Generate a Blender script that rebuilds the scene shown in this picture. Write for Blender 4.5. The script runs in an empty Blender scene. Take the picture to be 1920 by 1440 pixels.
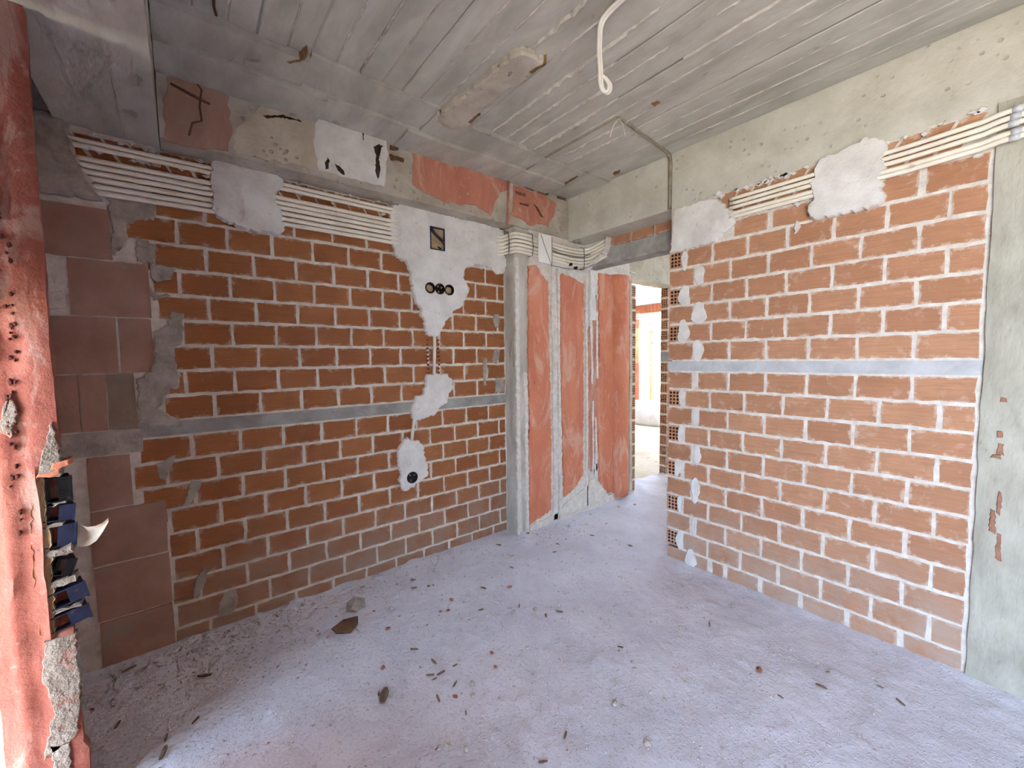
import bpy, bmesh, math, random
from mathutils import Vector, Matrix, noise
random.seed(7)
S = bpy.context.scene
COL = S.collection

# ---------------------------------------------------------------- camera
CAM_Z = 1.39
F_PX, YAW, PITCH, ROLL = 768.07, math.radians(51.2266), math.radians(-3.5476), math.radians(-0.70285)
fw = Vector((math.cos(YAW)*math.cos(PITCH), math.sin(YAW)*math.cos(PITCH), math.sin(PITCH)))
rt = Vector((math.sin(YAW), -math.cos(YAW), 0)); up = rt.cross(fw)
cr, sr = math.cos(ROLL), math.sin(ROLL)
rt, up = rt*cr+up*sr, up*cr-rt*sr
cam = bpy.data.cameras.new('camera'); cam.sensor_width = 36.0; cam.lens = F_PX/1920*36.0; cam.clip_start = .02
camo = bpy.data.objects.new('camera', cam); COL.objects.link(camo)
camo.matrix_world = Matrix(((rt.x, up.x, -fw.x, 0), (rt.y, up.y, -fw.y, 0), (rt.z, up.z, -fw.z, CAM_Z), (0, 0, 0, 1)))
S.camera = camo

# ---------------------------------------------------------------- sky, sun, exposure
wd = bpy.data.worlds.new('sky'); S.world = wd; wd.use_nodes = True
bg = wd.node_tree.nodes['Background']; bg.inputs[0].default_value = (.57, .73, 1.0, 1); bg.inputs[1].default_value = 1.75
sun = bpy.data.lights.new('sun', 'SUN'); sun.energy = 6.0; sun.angle = math.radians(.6); sun.color = (1, .93, .82)
suno = bpy.data.objects.new('sun', sun); COL.objects.link(suno)
sdir = Vector((.136, 1, -.72)).normalized()
suno.rotation_euler = sdir.to_track_quat('-Z', 'Y').to_euler()
vs = S.view_settings; vs.view_transform = 'Standard'; vs.look = 'None'; vs.gamma = 1; vs.use_curve_mapping = False
vs.exposure = 3.52
S.cycles.max_bounces = 5; S.cycles.diffuse_bounces = 5; S.cycles.use_denoising = True
S.cycles.use_adaptive_sampling = True; S.cycles.adaptive_threshold = .05; S.cycles.adaptive_min_samples = 12
S.cycles.sample_clamp_indirect = 6

# ---------------------------------------------------------------- measured layout (metres, room axes)
D, W, H, LB = 2.559, 2.567, 2.72, 2.38   # left wall plane, right wall plane, ceiling, underside of the beams
YB = 2.42                                # face of the left beam and of the red wall
LP1=[(0.157,2.378),(0.235,2.408),(0.318,2.401),(0.397,2.4),(0.446,2.385),(0.472,2.369),(0.469,2.331),(0.438,2.3),(0.433,2.248),(0.455,2.206),(0.457,2.15),(0.473,2.125),(0.463,2.086),(0.432,2.066),(0.4,2.079),(0.334,2.063),(0.265,2.077),(0.206,2.092),(0.166,2.111),(0.15,2.142),(0.157,2.22),(0.146,2.286),(0.159,2.331)]
LP2=[(1.089,2.374),(1.198,2.4),(1.378,2.391),(1.559,2.386),(1.772,2.39),(1.97,2.381),(1.986,2.317),(1.976,2.194),(2.001,2.13),(1.973,2.052),(1.913,2.038),(1.863,2.072),(1.782,2.081),(1.703,2.078),(1.625,2.042),(1.601,1.976),(1.638,1.93),(1.652,1.88),(1.613,1.82),(1.574,1.76),(1.5,1.717),(1.492,1.692),(1.456,1.665),(1.433,1.615),(1.411,1.59),(1.397,1.552),(1.342,1.545),(1.302,1.562),(1.284,1.609),(1.291,1.645),(1.266,1.68),(1.261,1.727),(1.23,1.76),(1.225,1.806),(1.207,1.851),(1.196,1.919),(1.186,1.987),(1.163,2.029),(1.097,2.054),(1.092,2.098),(1.064,2.143),(1.077,2.184),(1.055,2.224),(1.069,2.282)]
LP3=[(1.294,1.285),(1.362,1.295),(1.46,1.285),(1.495,1.24),(1.501,1.176),(1.464,1.14),(1.441,1.079),(1.383,1.046),(1.355,1.005),(1.286,0.993),(1.233,0.974),(1.182,0.997),(1.168,1.041),(1.191,1.098),(1.212,1.139),(1.264,1.159),(1.286,1.225)]
LP4=[(1.14,0.877),(1.178,0.854),(1.229,0.841),(1.261,0.787),(1.266,0.725),(1.284,0.66),(1.289,0.603),(1.268,0.576),(1.234,0.564),(1.195,0.554),(1.181,0.526),(1.13,0.524),(1.098,0.525),(1.088,0.575),(1.07,0.603),(1.089,0.635),(1.073,0.697),(1.08,0.743),(1.07,0.792),(1.089,0.836)]
LS=[[(1.884,1.728),(1.927,1.737),(1.938,1.69),(1.92,1.628),(1.891,1.633),(1.87,1.687)],[(1.778,1.402),(1.811,1.395),(1.812,1.321),(1.799,1.24),(1.806,1.185),(1.782,1.186),(1.773,1.322)],[(1.879,1.456),(1.934,1.463),(1.926,1.401),(1.903,1.353),(1.86,1.367)],[(1.892,1.236),(1.97,1.24),(1.968,1.128),(1.881,1.126)]]
LG=[[(-0.222,2.143),(-0.074,2.162),(-0.056,2.094),(-0.073,2.054),(-0.123,2.04),(-0.172,2.007),(-0.166,1.953),(-0.177,1.904),(-0.208,1.868),(-0.223,1.905),(-0.208,1.985),(-0.221,2.051)],[(-0.136,1.954),(-0.097,1.953),(-0.073,1.937),(-0.075,1.887),(-0.09,1.845),(-0.102,1.851),(-0.141,1.854)],[(-0.096,1.844),(-0.058,1.849),(0.006,1.845),(-0.012,1.813),(-0.023,1.783),(-0.075,1.769),(-0.093,1.787)],[(-0.095,1.746),(-0.084,1.715),(-0.027,1.711),(-0.066,1.692),(-0.089,1.681),(-0.097,1.705)],[(-0.03,1.636),(0.016,1.63),(0.012,1.562),(0.001,1.476),(-0.026,1.467),(-0.031,1.416),(-0.017,1.364),(-0.012,1.339),(-0.015,1.27),(-0.049,1.263),(-0.071,1.213),(-0.098,1.173),(-0.01,1.104),(-0.018,1.079),(-0.109,1.089),(-0.17,1.105),(-0.167,1.171),(-0.167,1.229),(-0.166,1.311),(-0.115,1.35),(-0.099,1.408),(-0.093,1.541),(-0.054,1.559),(-0.039,1.602)]]
LH=[[(-0.118,0.912),(-0.044,0.943),(-0.067,0.886),(-0.09,0.821),(-0.114,0.851)],[(0.007,0.806),(0.052,0.797),(0.028,0.734),(-0.01,0.679),(-0.026,0.692)],[(0.038,0.355),(0.051,0.323),(0.034,0.264),(0.002,0.202),(-0.017,0.228),(0.0,0.304)],[(0.112,0.188),(0.166,0.186),(0.171,0.116),(0.137,0.062),(0.077,0.077),(0.095,0.156)]]
RP1=[(1.457,2.346),(1.309,2.345),(1.211,2.347),(1.158,2.311),(1.136,2.273),(1.075,2.215),(1.084,2.167),(1.154,2.113),(1.195,2.081),(1.339,2.069),(1.483,2.074)]
RP2=[(0.665,2.371),(0.6,2.372),(0.533,2.387),(0.495,2.404),(0.456,2.376),(0.431,2.362),(0.421,2.318),(0.435,2.284),(0.424,2.225),(0.457,2.205),(0.431,2.172),(0.443,2.152),(0.423,2.114),(0.428,2.084),(0.472,2.073),(0.544,2.072),(0.62,2.072),(0.693,2.074),(0.717,2.107),(0.722,2.153),(0.7,2.173),(0.705,2.219),(0.714,2.257),(0.699,2.288),(0.697,2.339)]
DAB=[((1.393,2.006),0.039,0.129),((1.292,1.897),0.065,0.126),((1.39,1.78),0.079,0.139),((1.294,1.663),0.093,0.145),((1.397,1.551),0.075,0.16),((1.299,1.427),0.07,0.137),((1.405,1.119),0.025,0.106),((1.292,1.02),0.038,0.093),((1.296,1.002),0.035,0.127),((1.403,0.877),0.038,0.131),((1.292,0.759),0.047,0.128),((1.425,0.645),0.038,0.121),((1.3,0.518),0.053,0.176),((1.402,0.401),0.037,0.121),((1.302,0.279),0.035,0.131),((1.4,0.157),0.051,0.135),((1.324,0.056),0.073,0.133)]
BR1=[(1.182,2.693),(1.236,2.699),(1.362,2.714),(1.427,2.693),(1.523,2.697),(1.651,2.685),(1.742,2.685),(1.852,2.689),(1.95,2.682),(1.941,2.642),(1.85,2.582),(1.801,2.496),(1.767,2.408),(1.721,2.429),(1.646,2.45),(1.573,2.446),(1.516,2.427),(1.394,2.418),(1.266,2.444),(1.17,2.481)]
BR2=[(1.984,2.678),(2.071,2.673),(2.179,2.673),(2.235,2.693),(2.429,2.634),(2.388,2.527),(2.328,2.439),(2.251,2.445),(2.139,2.41),(2.067,2.436),(1.964,2.454)]
BW=[(0.626,2.747),(0.698,2.755),(0.831,2.744),(1.007,2.722),(1.014,2.622),(0.986,2.42),(0.82,2.418),(0.622,2.414),(0.601,2.556)]
BB=[(0.004,2.651),(0.111,2.679),(0.231,2.686),(0.239,2.542),(0.225,2.39),(0.096,2.376),(-0.01,2.374),(-0.009,2.518)]
BY=[(0.282,2.549),(0.393,2.698),(0.505,2.713),(0.626,2.747),(0.622,2.414),(0.381,2.401),(0.246,2.388),(0.236,2.476)]
BHOLES=[[(0.655,2.46),(0.67,2.493),(0.681,2.486),(0.673,2.437),(0.659,2.429)],[(0.706,2.475),(0.72,2.469),(0.753,2.449),(0.757,2.421),(0.738,2.426),(0.715,2.449)],[(0.929,2.627),(0.962,2.652),(0.988,2.65),(0.971,2.63),(0.959,2.565),(0.967,2.507),(0.949,2.446),(0.933,2.498),(0.94,2.58)],[(0.865,2.696),(0.875,2.705),(0.871,2.649),(0.865,2.647)],[(0.374,2.61),(0.462,2.644),(0.544,2.646),(0.548,2.639),(0.461,2.631),(0.389,2.604)]]
BSPL=[[(1.985,2.71),(2.071,2.713),(2.067,2.699),(1.984,2.697)],[(2.071,2.693),(2.179,2.697),(2.179,2.68),(2.08,2.682)],[(2.216,2.688),(2.33,2.695),(2.33,2.681),(2.225,2.677)],[(2.43,2.698),(2.533,2.703),(2.529,2.688),(2.43,2.684)],[(2.178,2.579),(2.205,2.571),(2.28,2.498),(2.251,2.5)],[(1.992,2.635),(2.088,2.635),(2.088,2.618),(2.0,2.62)],[(2.034,2.56),(2.123,2.564),(2.122,2.551),(2.037,2.548)],[(1.032,2.669),(1.083,2.679),(1.08,2.652),(1.028,2.642)],[(1.025,2.615),(1.07,2.618),(1.115,2.615),(1.112,2.597),(1.035,2.587)],[(1.502,2.697),(1.579,2.713),(1.576,2.7),(1.508,2.685)]]
CPATCH=[(1.132,1.972),(1.155,1.741),(1.175,1.447),(1.189,1.391),(1.247,1.377),(1.326,1.376),(1.321,1.472),(1.292,1.635),(1.287,1.777),(1.314,1.952),(1.312,2.04),(1.249,2.089),(1.144,2.062)]
CRUST=[[(1.285,1.455),(1.309,1.36),(1.317,1.374),(1.305,1.454)],[(1.281,1.954),(1.282,1.852),(1.298,1.859),(1.305,1.956)],[(2.29,2.196),(2.28,2.055),(2.304,2.073),(2.33,2.225)],[(1.967,1.266),(1.976,1.231),(2.0,1.231),(2.009,1.272)],[(2.474,1.89),(2.479,1.833),(2.505,1.86),(2.502,1.904)],[(0.415,2.047),(0.459,1.993),(0.472,1.938),(0.478,1.952),(0.469,2.005),(0.43,2.055)]]
FLOORBITS=[('chip',1.4,1.704,0.05),('chip',1.541,1.527,0.05),('chip',2.501,1.75,0.05),('chip',0.836,1.641,0.05),('chip',0.786,1.579,0.05),('chip',0.826,1.556,0.05),('chip',0.791,1.548,0.05),('chip',1.067,2.343,0.05),('chip',1.359,1.992,0.05),('chip',0.837,1.454,0.05),('chip',0.751,1.443,0.05),('chip',1.46,1.551,0.05),('chip',1.222,1.821,0.05),('chip',1.57,1.15,0.05),('chip',1.034,0.999,0.05),('chip',0.9,0.975,0.05),('chip',0.804,1.317,0.05),('chip',2.114,2.116,0.05),('chip',2.059,2.385,0.05),('chip',1.771,2.387,0.05),('chip',2.428,2.049,0.05),('chip',0.9,1.559,0.05),('chip',0.802,1.774,0.05),('chip',0.793,2.468,0.05),('chip',1.034,2.261,0.05),('chip',0.57,1.621,0.05),('stone',1.193,1.949,0.05),('stone',1.345,1.687,0.05),('stone',1.594,1.746,0.05),('stone',1.227,1.436,0.05),('stone',1.452,1.629,0.05),('stone',1.577,1.567,0.05),('stone',1.502,1.024,0.05),('stone',0.898,1.416,0.05),('stone',0.868,1.363,0.05),('stone',1.289,0.969,0.05),('stone',1.301,0.943,0.05),('stone',1.237,0.786,0.05),('stone',1.331,2.493,0.05),('stone',0.845,2.157,0.05),('stone',0.675,1.232,0.05),('stone',0.65,1.252,0.05),('stone',0.721,1.186,0.05),('stone',1.915,1.039,0.05),('stone',2.29,1.287,0.05),('stone',1.445,0.908,0.05),('stone',1.458,0.851,0.05),('shard',1.074,1.517,0.045),('shard',1.032,1.431,0.045),('shard',1.149,2.013,0.045),('shard',1.044,1.949,0.045),('shard',1.078,1.931,0.045),('shard',1.485,1.899,0.045),('shard',1.107,2.217,0.045),('shard',0.811,1.41,0.045),('shard',0.641,1.753,0.045),('shard',0.762,2.001,0.045),('leaf',0.584,1.598,0.06),('slab',0.602,2.152,0.1),('slab',0.65,2.188,0.1),('chip',2.136,0.478,0.05),('chip',2.014,0.47,0.05),('chip',2.203,0.316,0.05),('chip',2.161,0.248,0.05),('chip',2.057,0.957,0.05),('chip',1.83,0.56,0.05),('shard',1.919,0.672,0.05),('stone',2.171,0.634,0.04),('stone',2.075,0.669,0.04),('stone',2.243,0.347,0.04),('chip',-0.026,1.951,0.07),('chip',-0.113,1.928,0.07),('chip',-0.119,1.856,0.07),('chip',-0.261,2.126,0.07),('chip',-0.251,2.459,0.07),('chip',0.01,2.209,0.07),('chip',2.06,2.386,0.04),('chip',2.105,2.325,0.04),('chip',2.143,2.226,0.04),('chip',2.119,2.11,0.04),('chip',2.008,2.038,0.04),('chip',2.436,2.043,0.04),('chip',2.504,1.753,0.04),('chip',1.779,2.378,0.04),('chip',1.637,2.067,0.04),('chip',1.741,2.019,0.04),('stone',2.416,2.285,0.05),('stone',2.697,2.12,0.05),('stone',2.748,2.336,0.05),('stone',3.087,2.286,0.05),('stone',3.251,2.226,0.05),('stone',1.996,2.215,0.05),('stone',1.727,2.194,0.05)]
# ---------------------------------------------------------------- materials
def nt(name, rough=.85):
    m = bpy.data.materials.new(name); m.use_nodes = True
    t = m.node_tree; b = t.nodes['Principled BSDF']; b.inputs['Roughness'].default_value = rough
    b.inputs['Specular IOR Level'].default_value = .25
    return m, t, b
def nd(t, ty, **kw):
    n = t.nodes.new(ty)
    for k, v in kw.items():
        if k in n.inputs: n.inputs[k].default_value = v
        else: setattr(n, k, v)
    return n
def coord(t, kind='pos', scale=(1, 1, 1)):
    if kind == 'pos': s = t.nodes.new('ShaderNodeNewGeometry').outputs['Position']
    else: s = t.nodes.new('ShaderNodeTexCoord').outputs['Object']
    mp = t.nodes.new('ShaderNodeMapping'); mp.inputs['Scale'].default_value = scale
    t.links.new(s, mp.inputs[0]); return mp.outputs[0]
def nse(t, vec, scale, detail=4, rough=.6, w=None, dist=0):
    n = t.nodes.new('ShaderNodeTexNoise'); n.inputs['Scale'].default_value = scale; n.inputs['Detail'].default_value = detail
    n.inputs['Roughness'].default_value = rough; n.inputs['Distortion'].default_value = dist
    if w is not None:
        n.noise_dimensions = '4D'; t.links.new(w, n.inputs['W'])
    t.links.new(vec, n.inputs['Vector']); return n.outputs['Fac']
def rng(t, fac, a, b, c=0., d=1.):
    n = t.nodes.new('ShaderNodeMapRange'); n.clamp = True
    for i, v in enumerate((a, b, c, d)): n.inputs[i+1].default_value = v
    t.links.new(fac, n.inputs[0]); return n.outputs[0]
def mul(t, a, b, op='MULTIPLY'):
    n = t.nodes.new('ShaderNodeMath'); n.operation = op
    for i, v in enumerate((a, b)):
        if isinstance(v, (int, float)): n.inputs[i].default_value = v
        else: t.links.new(v, n.inputs[i])
    return n.outputs[0]
def mix(t, fac, a, b):
    n = t.nodes.new('ShaderNodeMix'); n.data_type = 'RGBA'
    for i, v in ((0, fac), (6, a), (7, b)):
        if isinstance(v, (int, float)): n.inputs[i].default_value = v
        elif isinstance(v, tuple): n.inputs[i].default_value = (*v, 1)
        else: t.links.new(v, n.inputs[i])
    return n.outputs[2]
def bump(t, b, hgt, strength=.4, dist=.01):
    n = t.nodes.new('ShaderNodeBump'); n.inputs['Strength'].default_value = strength; n.inputs['Distance'].default_value = dist
    t.links.new(hgt, n.inputs['Height']); t.links.new(n.outputs[0], b.inputs['Normal'])
def lin(r, g, b):
    f = lambda c: (c/255/12.92 if c <= 10 else ((c/255+.055)/1.055)**2.4)
    return (f(r), f(g), f(b))

def m_brick(name, c1, c2, dust, dustc, axis=0):
    m, t, b = nt(name, .8)
    rnd = t.nodes.new('ShaderNodeObjectInfo').outputs['Random']; w = mul(t, rnd, 57.)
    v = coord(t, 'obj', (3, 3, 60)); v2 = coord(t, 'obj', (1, 1, 1)); v3 = coord(t, 'obj', (9, 9, 30))
    base = mix(t, rng(t, rnd, 0, 1, 0, 1), c1, c2)
    base = mix(t, rng(t, nse(t, v2, 9, 3, .6, w), .35, .7, 0, .6), base, tuple(x*.66 for x in c1))
    base = mix(t, rng(t, nse(t, v, 2.2, 3, .6, w), .4, .62, 0, .3), base, tuple(x*.66 for x in c2))
    dn = nse(t, v2, 16, 4, .72, w, .6); edge = rng(t, dn, .56, .72, 0, dust)
    base = mix(t, edge, base, dustc)
    base = mix(t, rng(t, nse(t, v3, 7, 3, .7, w), .66, .72, 0, .75*dust+.15), base, dustc)
    g = t.nodes.new('ShaderNodeSeparateXYZ'); t.links.new(t.nodes.new('ShaderNodeTexCoord').outputs['Generated'], g.inputs[0])
    fold = lambda s: mul(t, .5, mul(t, mul(t, s, .5, 'SUBTRACT'), 0, 'ABSOLUTE'), 'SUBTRACT')
    d = mul(t, mul(t, fold(g.outputs[axis]), 1.8), fold(g.outputs[2]), 'MINIMUM')
    d = mul(t, d, mul(t, mul(t, nse(t, v2, 22, 4, .7, w), .5, 'SUBTRACT'), .9), 'SUBTRACT')
    base = mix(t, rng(t, d, -.02, .08, .58, 0), base, dustc)                       # mortar smeared over the arrises
    pz = t.nodes.new('ShaderNodeSeparateXYZ'); t.links.new(t.nodes.new('ShaderNodeNewGeometry').outputs['Position'], pz.inputs[0])
    low = mul(t, rng(t, pz.outputs[2], .08, .55, .8, 0.), rng(t, nse(t, coord(t, 'pos', (1, 1, 1)), 6, 4, .7), .3, .6))
    base = mix(t, low, base, tuple(.55*x+.1*y for x, y in zip(dustc, c1)))      # splashed cement dust along the floor
    t.links.new(base, b.inputs['Base Color'])
    bump(t, b, mul(t, nse(t, v, 2.4, 2, .5, w), nse(t, v2, 40, 3, .6, w), 'ADD'), .5, .004)
    return m
def m_plain(name, c, c2, sc=12., lo=.35, hi=.65, bs=60., bst=.4, bd=.006, rough=.85, kind='pos', sca=(1, 1, 1), pits=None, spots=None):
    m, t, b = nt(name, rough)
    v = coord(t, kind, sca)
    base = mix(t, rng(t, nse(t, v, sc, 4, .65, None, .3), lo, hi), c, c2)
    hgt = nse(t, v, bs, 3, .7)
    if spots:
        base = mix(t, rng(t, nse(t, v, spots[1], 3, .6), spots[2], spots[2]+.06, 0, spots[3]), base, spots[0])
    if pits:
        vo = t.nodes.new('ShaderNodeTexVoronoi'); vo.inputs['Scale'].default_value = pits[0]; t.links.new(v, vo.inputs['Vector'])
        p = rng(t, vo.outputs['Distance'], pits[1], pits[1]+.12, 1, 0)
        p = mul(t, p, rng(t, nse(t, v, pits[0]*.35, 2), .5, .58))
        base = mix(t, mul(t, p, .3), base, tuple(x*.35 for x in c))
        hgt = mul(t, hgt, mul(t, p, -1.2), 'ADD')
    t.links.new(base, b.inputs['Base Color']); bump(t, b, hgt, bst, bd)
    return m
def m_red(name, c1, c2, pale, amount, sca=(1, 1, .35)):
    m, t, b = nt(name, .8)
    v = coord(t, 'pos', sca); v2 = coord(t, 'pos', (1, 1, 1))
    base = mix(t, rng(t, nse(t, v, 7, 4, .6, None, .8), .35, .65), c1, c2)
    base = mix(t, rng(t, nse(t, v, 5.5, 6, .72, None, 1.2), .60-amount, .70-amount, 0, .6), base, pale)
    base = mix(t, rng(t, nse(t, v2, 26, 5, .75), .60, .68, 0, .5), base, pale)
    t.links.new(base, b.inputs['Base Color']); bump(t, b, nse(t, v2, 34, 4, .7), .6, .009)
    return m

M = {}
M['brick_l'] = m_brick('fired_brick_orange', lin(170, 112, 68), lin(150, 90, 54), .14, lin(196, 178, 160))
M['brick_r'] = m_brick('fired_brick_dusty', lin(194, 146, 112), lin(176, 126, 94), .34, lin(214, 198, 182), 1)
M['brick_h'] = m_brick('fired_brick_end', lin(194, 146, 112), lin(176, 126, 94), .2, lin(214, 198, 182), 0)
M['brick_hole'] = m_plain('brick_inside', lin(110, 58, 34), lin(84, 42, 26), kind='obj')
M['mortar'] = m_plain('mortar_cream', lin(226, 221, 211), lin(202, 195, 184), 26, bs=90, bst=.6)
M['grey_mortar'] = m_plain('mortar_grey', lin(182, 175, 163), lin(150, 142, 131), 14, bs=50, bst=.7, bd=.01)
M['band'] = m_plain('concrete_band', lin(168, 168, 164), lin(138, 136, 130), 9, bs=40, bst=.5)
M['band_r'] = m_plain('pale_concrete_band', lin(196, 199, 200), lin(174, 176, 176), 9, bs=40, bst=.5)
M['jamb_grey'] = m_plain('jamb_cement', lin(152, 142, 130), lin(126, 114, 102), 16, bs=40, bst=.9, bd=.012, spots=(lin(150, 98, 84), 18, .58, .6))
M['pit'] = m_plain('painted_pit_shade', lin(104, 56, 46), lin(80, 42, 34), 30)  # dark tone stands for the shade inside the jamb pits
M['rear'] = m_plain('dark_brickwork', lin(128, 92, 74), lin(104, 76, 62), 5)  # dark brick brown, chosen to cut bounce onto the left wall
M['scrape'] = m_plain('reddish_scrape', lin(164, 120, 98), lin(140, 100, 82), 20)
M['white_plaster'] = m_plain('white_plaster', lin(226, 225, 220), lin(204, 202, 195), 8, bs=34, bst=.55, bd=.008, spots=(lin(178, 172, 160), 22, .66, .5))
M['concrete'] = m_plain('board_marked_concrete', lin(196, 195, 184), lin(166, 164, 153), 5, bs=38, bst=.5, bd=.006, sca=(1, .4, 1), spots=(lin(118, 110, 96), 14, .68, .45))
M['beam'] = m_plain('cast_beam_concrete', lin(194, 188, 174), lin(164, 156, 142), 5, bs=26, bst=.6, bd=.01, pits=(26, .12), spots=(lin(120, 104, 82), 11, .67, .5))
M['beam_r'] = m_plain('cast_beam_pale', lin(203, 202, 191), lin(183, 181, 168), 5, bs=26, bst=.5, bd=.008, pits=(24, .10), spots=(lin(150, 142, 122), 12, .68, .45))
M['column'] = m_plain('column_concrete', lin(204, 202, 190), lin(172, 169, 156), 7, bs=22, bst=.8, bd=.012, sca=(1, 1, .4), spots=(lin(118, 116, 100), 14, .68, .5))
M['pillar'] = m_plain('pillar_concrete', lin(184, 182, 166), lin(154, 151, 136), 7, bs=22, bst=.8, bd=.012, sca=(1, 1, .4), spots=(lin(126, 122, 104), 14, .66, .5))
M['ridge'] = m_plain('cement_laitance', lin(216, 212, 204), lin(190, 185, 176), 30, bs=80)
M['red'] = m_red('red_render', lin(210, 136, 104), lin(196, 118, 90), lin(216, 178, 156), .08)
M['red_beam'] = m_red('faded_red_wash', lin(196, 134, 112), lin(180, 116, 98), lin(206, 182, 158), .10)
M['red_dull'] = m_red('faded_red_stain', lin(178, 146, 128), lin(164, 130, 112), lin(182, 160, 140), .10)
M['red_jamb'] = m_red('pink_render', lin(166, 102, 86), lin(144, 80, 66), lin(180, 152, 138), .10, (1, 1, .3))
M['tile'] = m_plain('terracotta_block', lin(172, 138, 120), lin(152, 118, 100), 6, bs=50, bst=.3, kind='pos', spots=(lin(150, 138, 122), 5, .60, .7))
M['tile_grey'] = m_plain('cement_block', lin(150, 134, 116), lin(128, 108, 92), 7, bs=40, bst=.4)
M['yellow_conc'] = m_plain('limey_concrete', lin(204, 196, 176), lin(182, 172, 152), 8, bs=24, bst=.8, bd=.012, pits=(30, .16))
M['rust'] = m_plain('rotten_wood', lin(120, 88, 64), lin(92, 66, 48), 20, bs=80)
M['ochre'] = m_plain('rust_stain', lin(146, 116, 76), lin(118, 92, 62), 20, bs=80)
M['dark'] = m_plain('painted_hole_shade', lin(70, 56, 44), lin(44, 36, 28), 20)  # dark tone stands for the shade inside the beam holes
M['pipe'] = m_plain('cream_pvc', lin(240, 235, 220), lin(228, 221, 204), 9, bs=60, bst=.08, rough=.5, spots=(lin(176, 164, 142), 18, .66, .5))
M['pipe_white'] = m_plain('white_pvc', lin(232, 230, 220), lin(220, 216, 204), 9, bs=60, bst=.06, rough=.45)
M['wire'] = m_plain('tie_wire', lin(104, 102, 92), lin(80, 78, 70), 30, rough=.5)
M['conduit_grey'] = m_plain('cement_stained_conduit', lin(158, 150, 132), lin(128, 120, 104), 20)
M['blue'] = m_plain('blue_plastic', lin(50, 56, 84), lin(34, 38, 56), 18, bs=50, bst=.1, rough=.45, spots=(lin(120, 116, 112), 26, .66, .6))
M['black'] = m_plain('black_plastic', lin(30, 29, 30), lin(20, 20, 22), 18, rough=.5, spots=(lin(110, 100, 88), 34, .64, .5))
M['card'] = m_plain('tan_packing', lin(186, 164, 128), lin(156, 132, 98), 20, bs=40, bst=.5)
M['paper'] = m_plain('torn_paper', lin(232, 224, 210), lin(206, 190, 164), 12, bs=30, bst=.1)
M['white_box'] = m_plain('white_lid', lin(246, 246, 242), lin(240, 240, 236), 9, bst=.03, rough=.4)
M['bag'] = m_plain('woven_white_sack', lin(236, 236, 238), lin(222, 222, 226), 6, bs=16, bst=.4, bd=.02)
M['stone'] = m_plain('cement_crumb', lin(206, 200, 194), lin(176, 168, 162), 20, bs=60)
M['chip'] = m_plain('dead_leaf_brown', lin(134, 114, 96), lin(104, 86, 70), 30)
M['shard'] = m_plain('brick_fragment', lin(178, 120, 96), lin(150, 98, 80), 30)
M['ground'] = m_plain('dusty_ground', lin(206, 194, 172), lin(182, 166, 140), 1.2, bs=9, bst=.5, bd=.03, spots=(lin(160, 140, 108), 3, .62, .6))
M['foil'] = m_plain('foil_tape', lin(206, 208, 210), lin(186, 188, 190), 40, rough=.3)
M['leaf'] = m_plain('leaf_green', lin(120, 150, 60), lin(90, 124, 44), 10)

def m_floor():
    m, t, b = nt('dusty_screed', .9)
    v = coord(t, 'pos')
    base = mix(t, rng(t, nse(t, v, 2.6, 6, .65, None, .4), .36, .64), lin(220, 220, 230), lin(202, 201, 211))
    base = mix(t, rng(t, nse(t, v, 17, 6, .75, None, .5), .56, .70, 0, .40), base, lin(166, 161, 162))
    base = mix(t, rng(t, nse(t, v, 44, 4, .7), .64, .70, 0, .55), base, lin(222, 220, 224))
    t.links.new(base, b.inputs['Base Color'])
    hgt = mul(t, nse(t, v, 30, 4, .75), mul(t, rng(t, nse(t, v, 80, 2, .6), .58, .7), .6), 'ADD')
    bump(t, b, hgt, .5, .011)
    return m
M['floor'] = m_floor()

# ---------------------------------------------------------------- mesh helpers
def tag(o, label, cat=None, group=None, kind=None):
    o['label'] = label
    if cat: o['category'] = cat
    if group: o['group'] = group
    if kind: o['kind'] = kind
    return o
def mesh(name, vs, fs, mat, parent=None, smooth=False, loc=None, fix=True):
    me = bpy.data.meshes.new(name); me.from_pydata([tuple(v) for v in vs], [], fs)
    if fix:
        bm = bmesh.new(); bm.from_mesh(me); bmesh.ops.recalc_face_normals(bm, faces=bm.faces); bm.to_mesh(me); bm.free()
    return put(name, me, mat, parent, smooth, loc)
def put(name, me, mat, parent=None, smooth=False, loc=None):
    if mat and not me.materials: me.materials.append(M[mat])
    if smooth:
        me.polygons.foreach_set('use_smooth', [True]*len(me.polygons))
    o = bpy.data.objects.new(name, me); COL.objects.link(o)
    if loc: o.location = loc
    if parent: o.parent = parent
    return o
def empty(name, loc=(0, 0, 0)):
    o = bpy.data.objects.new(name, None); COL.objects.link(o); o.location = loc; o.empty_display_size = .05; return o
BOXF = [(0, 3, 2, 1), (4, 5, 6, 7), (0, 1, 5, 4), (1, 2, 6, 5), (2, 3, 7, 6), (3, 0, 4, 7)]
def boxv(a, b):
    (x0, y0, z0), (x1, y1, z1) = a, b
    return [(x0, y0, z0), (x1, y0, z0), (x1, y1, z0), (x0, y1, z0), (x0, y0, z1), (x1, y0, z1), (x1, y1, z1), (x0, y1, z1)]
def box(name, a, b, mat, parent=None): return mesh(name, boxv(a, b), BOXF, mat, parent)
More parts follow.
